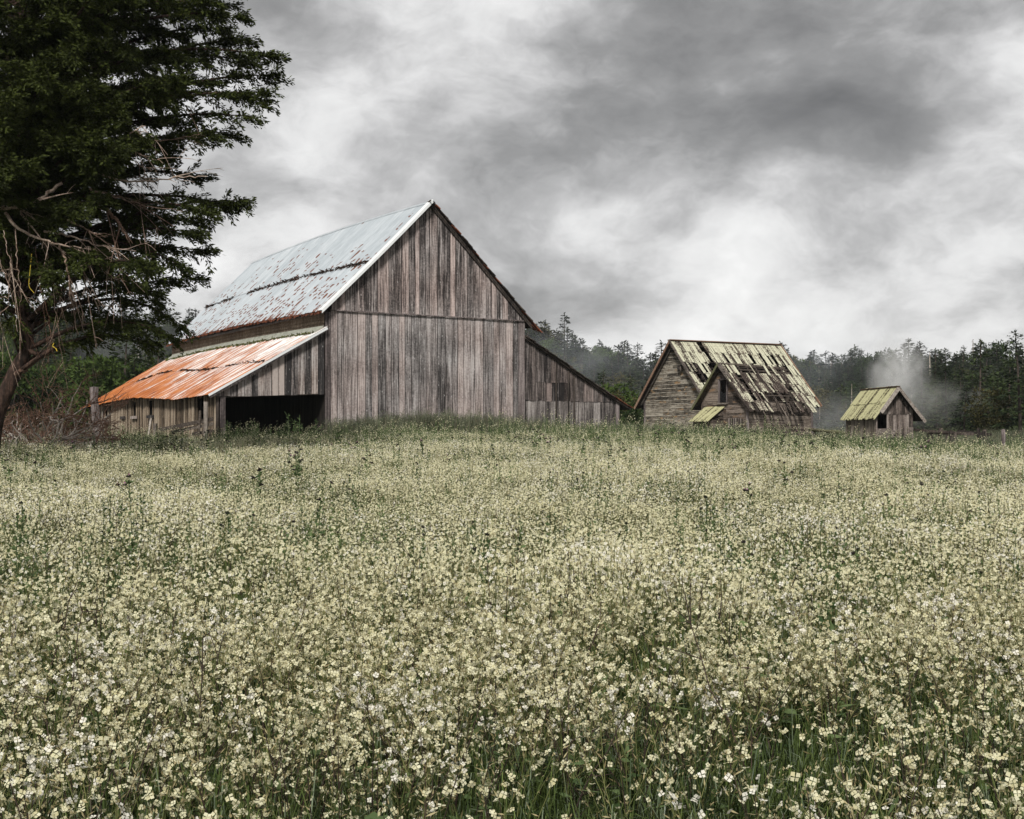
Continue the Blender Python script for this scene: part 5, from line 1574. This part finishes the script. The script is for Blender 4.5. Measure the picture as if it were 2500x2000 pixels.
k = ~in_buildings(xs_, ys_); xs_, ys_ = xs_[k], ys_[k]; n = len(xs_)
sgr = scatter('dry_grass', np.stack([xs_, ys_, ground_z(xs_, ys_) - .03], 1), np.stack([NR.normal(0, .08, n), NR.normal(0, .08, n), NR.uniform(0, 6.28, n)], 1), np.stack([np.ones(n), np.ones(n), NR.uniform(.8, 1.3, n)], 1), NR.integers(0, 3, n), SG)
tag(sgr, 'dry brown grass standing along the side wall of the small shed', 'grass', kind='stuff')
# far pasture grass behind, and round the tree
x, y = wedge(2600, 60, 128, .46, 2)
k = ~in_buildings(x, y)
x, y = x[k], y[k]; n = len(x)
fg = scatter('rough_pasture', np.stack([x, y, ground_z(x, y) - .03], 1), np.stack([NR.normal(0, .08, n), NR.normal(0, .08, n), NR.uniform(0, 6.28, n)], 1), np.stack([np.full(n, 1.8), np.full(n, 1.8), NR.uniform(.5, .9, n)], 1), NR.integers(0, 4, n), TG)
tag(fg, 'rough pasture grass beyond the buildings up to the woods', 'grass', kind='stuff')

# thistles standing above the flowers
def thistle(seed, h=1.1, heads=4, pink=False, headmat=True):
    r = np.random.default_rng(seed)
    m = MB(); hd = MB()
    t = np.array([r.normal(0, .05), r.normal(0, .05), h])
    m.tube([(0, 0, 0), t * .5 + r.normal(0, .01, 3), t], [.011, .008, .005], 5)
    n = 60
    s = r.uniform(.05, .95, n)
    m.blades(np.outer(s, t), r.normal(0, 1, (n, 3)) * [1, 1, .35] + [0, 0, .5], r.uniform(.10, .22, n) * (1.1 - .7 * s), .032, 0)
    tops = [t]
    for k in range(heads - 1):
        s0 = r.uniform(.6, .92); b = t * s0; e = b + np.array([r.normal(0, .08), r.normal(0, .08), r.uniform(.06, .2)])
        m.tube([b, (b + e) / 2, e], [.005, .004, .004], 4); tops.append(e)
    hds = []
    for e in tops:
        hd = MB()
        q = 26
        d = r.normal(0, 1, (q, 3)); d[:, 2] = np.abs(d[:, 2]) * .8 + .2
        hd.blades(np.repeat([e + [0, 0, -.012]], q, 0), d, r.uniform(.03, .055, q), .02, 0)
        if pink:
            hd.blades(np.repeat([e + [0, 0, .015]], 12, 0), r.normal(0, .4, (12, 3)) + [0, 0, 1], .03, .008, 1)
        hds.append(hd.mesh('seed_head', [DHEAD, PINK]))
    return m.mesh('stalk', [WEED]), hds
TH = [thistle(700 + k, [1.0, 1.15, .95, 1.1, 1.05][k], [3, 5, 4, 6, 3][k], k == 4) for k in range(5)]
cnt = 0
while cnt < 230:
    yy = math.sqrt(R.uniform(17 ** 2, 58 ** 2)); xx = R.uniform(-.41, .41) * yy
    if yy < 30 and R.random() < .72: continue
    if bool(in_buildings(np.array([xx]), np.array([yy]))[0]) or (xx / yy < -.3 and yy > 44): continue
    ub = (xx + 8.74) * math.cos(BR) + (yy - 58.8) * math.sin(BR); vb = -(xx + 8.74) * math.sin(BR) + (yy - 58.8) * math.cos(BR)
    if vb > -.3: continue
    k = R.randrange(5)
    o = bpy.data.objects.new('thistle', TH[k][0]); o.location = (xx, yy, gz_(xx, yy) - .03)
    o.rotation_euler = (R.gauss(0, .06), R.gauss(0, .06), R.uniform(0, 6.28)); q = R.uniform(.75, 1.1); o.scale = (q, q, q)
    COL.objects.link(o)
    for hm in TH[k][1]:
        c = bpy.data.objects.new('seed_head', hm); c.parent = o; COL.objects.link(c)
    rr_ = xx / yy
    wh = 'in the open flower field' if yy < 33 else ('before the orange lean-to and doorway' if rr_ < -.15 else ('before the barn gable' if rr_ < .09 else ('before the derelict farmhouse' if rr_ < .25 else 'before the small shed and fence')))
    kd = 'pink-topped thistle' if k == 4 else 'dark-headed green thistle'
    tag(o, kd + ' standing above the meadow ' + wh, 'thistle', kd + 's ' + wh)
    cnt += 1
for px, d, h in ((553, 54, 1.35), (625, 54, 1.2), (700, 55, 1.55), (732, 54.5, 1.7), (716, 55.2, 1.3), (772, 56, 1.45), (930, 51, 1.25), (690, 54, 1.1)):
    k = R.randrange(4); p = gp(px, d, -.03)
    o = bpy.data.objects.new('tall_weed', TH[k][0]); o.location = p; q = h / 1.05; o.scale = (q * 1.3, q * 1.3, q); o.rotation_euler = (0, 0, R.uniform(0, 6))
    COL.objects.link(o)
    tag(o, 'tall pale green weed standing before the dark barn doorway', 'weed', 'tall weeds before the doorway')

def dry_stalk(x, y, h, az, tilt, label):
    b = Vector((x, y, gz_(x, y) - .05)); r = np.random.default_rng(int(abs(x * 1000) + y * 77))
    d = np.array([math.cos(az) * math.sin(tilt), math.sin(az) * math.sin(tilt), math.cos(tilt)])
    m = MB()
    pts = [d * h * t + r.normal(0, .008, 3) * (t > 0) for t in np.linspace(0, 1, 9)]
    m.tube(pts, np.linspace(.0055, .002, 9), 4)
    for k in range(7):
        j = r.integers(3, 9); e = pts[j] + (d * .6 + r.normal(0, .45, 3)) * h * r.uniform(.08, .2)
        m.tube([pts[j], (pts[j] + e) / 2 + r.normal(0, .006, 3), e], [.003, .0025, .0015], 3)
    o = m.obj('dry_stalk', DSTEM); o.location = b
    tag(o, label, 'stalk', 'dark dry stalks among the flowers')
for k in range(26):
    y = R.uniform(4.2, 13); x = R.uniform(-.4, .4) * y
    dry_stalk(x, y, R.uniform(.8, 1.15), R.uniform(0, 6.28), R.uniform(.1, .75), 'thin dark dry stalk slanting out of the foreground flowers')
def broad_weed(x, y, label):
    r = np.random.default_rng(int(abs(x * 991) + y * 313))
    root = empty('broad_leaf_weed', (x, y, gz_(x, y) - .02), R.uniform(0, 6.28))
    tag(root, label, 'weed', 'broad-leaved weeds among the flowers')
    for k in range(r.integers(4, 7)):
        a = r.uniform(0, 6.28); hh = r.uniform(.30, .58); out = r.uniform(.08, .2); sz = r.uniform(.026, .042)
        c = np.array([math.cos(a) * out, math.sin(a) * out, hh]); dr = np.array([math.cos(a), math.sin(a), r.uniform(-.5, .3)]); dr /= np.linalg.norm(dr)
        sd = np.cross(dr, [0, 0, 1.0]); sd /= np.linalg.norm(sd); up = np.cross(sd, dr)
        m = MB(); m.tube([(0, 0, 0), c * [.5, .5, .6], c], [.004, .003, .003], 3)
        V = [c]; n = 9
        for i in range(n):
            th = -2.6 + 5.2 * i / (n - 1)
            rr = sz * (1 + .12 * math.cos(5 * th))
            V.append(c + dr * (math.cos(th) * rr + sz * .5) + sd * math.sin(th) * rr * .9 + up * (-.25 * abs(math.sin(th)) * rr))
        m.add(V, T=[[0, i, i + 1] for i in range(1, n)])
        m.obj('leaf', WEED, root)
for k in range(16):
    y = R.uniform(4.4, 9.5); x = R.uniform(-.39, .39) * y
    broad_weed(x, y, 'round-leaved green weed showing between the foreground flowers')
# ------------------------------------------------------------------ air: thin haze over everything, mist hanging in the woods
def volmat(name, dens, col, shape=None, scale=.12, lo=.45, hi=.75):
    m, nt, out = newmat(name)
    v = N(nt, 'ShaderNodeVolumePrincipled', {'Color': (*col, 1), 'Density': dens, 'Anisotropy': 0.0})
    if shape:
        tc = N(nt, 'ShaderNodeTexCoord').outputs['Object']
        nz = NOI(nt, MAP(nt, tc, shape), 1.0, 4.0, .6, .6)
        ln = N(nt, 'ShaderNodeVectorMath', {0: tc}, operation='LENGTH').outputs['Value']
        fall = MA(nt, 'POWER', MA(nt, 'SUBTRACT', 1.0, ln, clamp=True), 1.3)
        d = MA(nt, 'MULTIPLY', MA(nt, 'MULTIPLY', RAMP(nt, nz, [(lo, 0.0), (hi, 1.0)]), fall), dens)
        nt.links.new(d, v.inputs['Density'])
    nt.links.new(v.outputs[0], out.inputs['Volume'])
    return m
q = MB().box((0, 325, 21.0), (1420, 1170, 46))
hz_o = q.obj('haze', volmat('haze_air', HAZE, (.86, .90, .97)))
tag(hz_o, kind='stuff')

def mist(px, py, d, rx, ry, rz, dens, col, shape, label, lo=.45, hi=.75, tilt=0.0):
    import bmesh
    bm = bmesh.new(); bmesh.ops.create_icosphere(bm, subdivisions=3, radius=1.0)
    me = bpy.data.meshes.new('mist'); bm.to_mesh(me); bm.free()
    me.materials.append(volmat('mist_air', dens, col, shape, lo=lo, hi=hi))
    o = link(bpy.data.objects.new('mist', me))
    o.location = W(px, py, d); o.scale = (rx, ry, rz); o.rotation_euler = (0, tilt, 0)
    tag(o, label, 'mist', kind='stuff')
mist(2192, 915, 97, 2.7, 2.4, 3.7, 1.7, (.995, .995, .995), (1.5, 1.4, 1.9), 'white steam rising behind the small shed', .36, .72)
mist(2250, 985, 96, 6.5, 2.6, 2.4, .35, (.97, .97, .97), (2.4, 2.4, 2.0), 'thin steam drifting low behind the small shed', .40, .72)
mist(1990, 890, 140, 9, 8, 5.0, .055, (.84, .89, .97), (1.7, 1.7, 1.5), 'blue mist hanging in the trees right of the farmhouse', .38, .7)
mist(2020, 1020, 92, 5, 3, 2.6, .26, (.92, .93, .95), (1.6, 1.6, 1.6), 'low mist between the farmhouse and the small shed', .38, .7)
mist(1420, 880, 150, 12, 9, 6.0, .075, (.85, .88, .97), (1.9, 1.9, 1.7), 'violet blue mist on the ridge above the right lean-to', .40, .7, .35)
mist(330, 850, 172, 12, 8, 6.5, .06, (.88, .91, .95), (1.8, 1.8, 1.6), 'pale mist on the hill behind the orange lean-to', .38, .7)
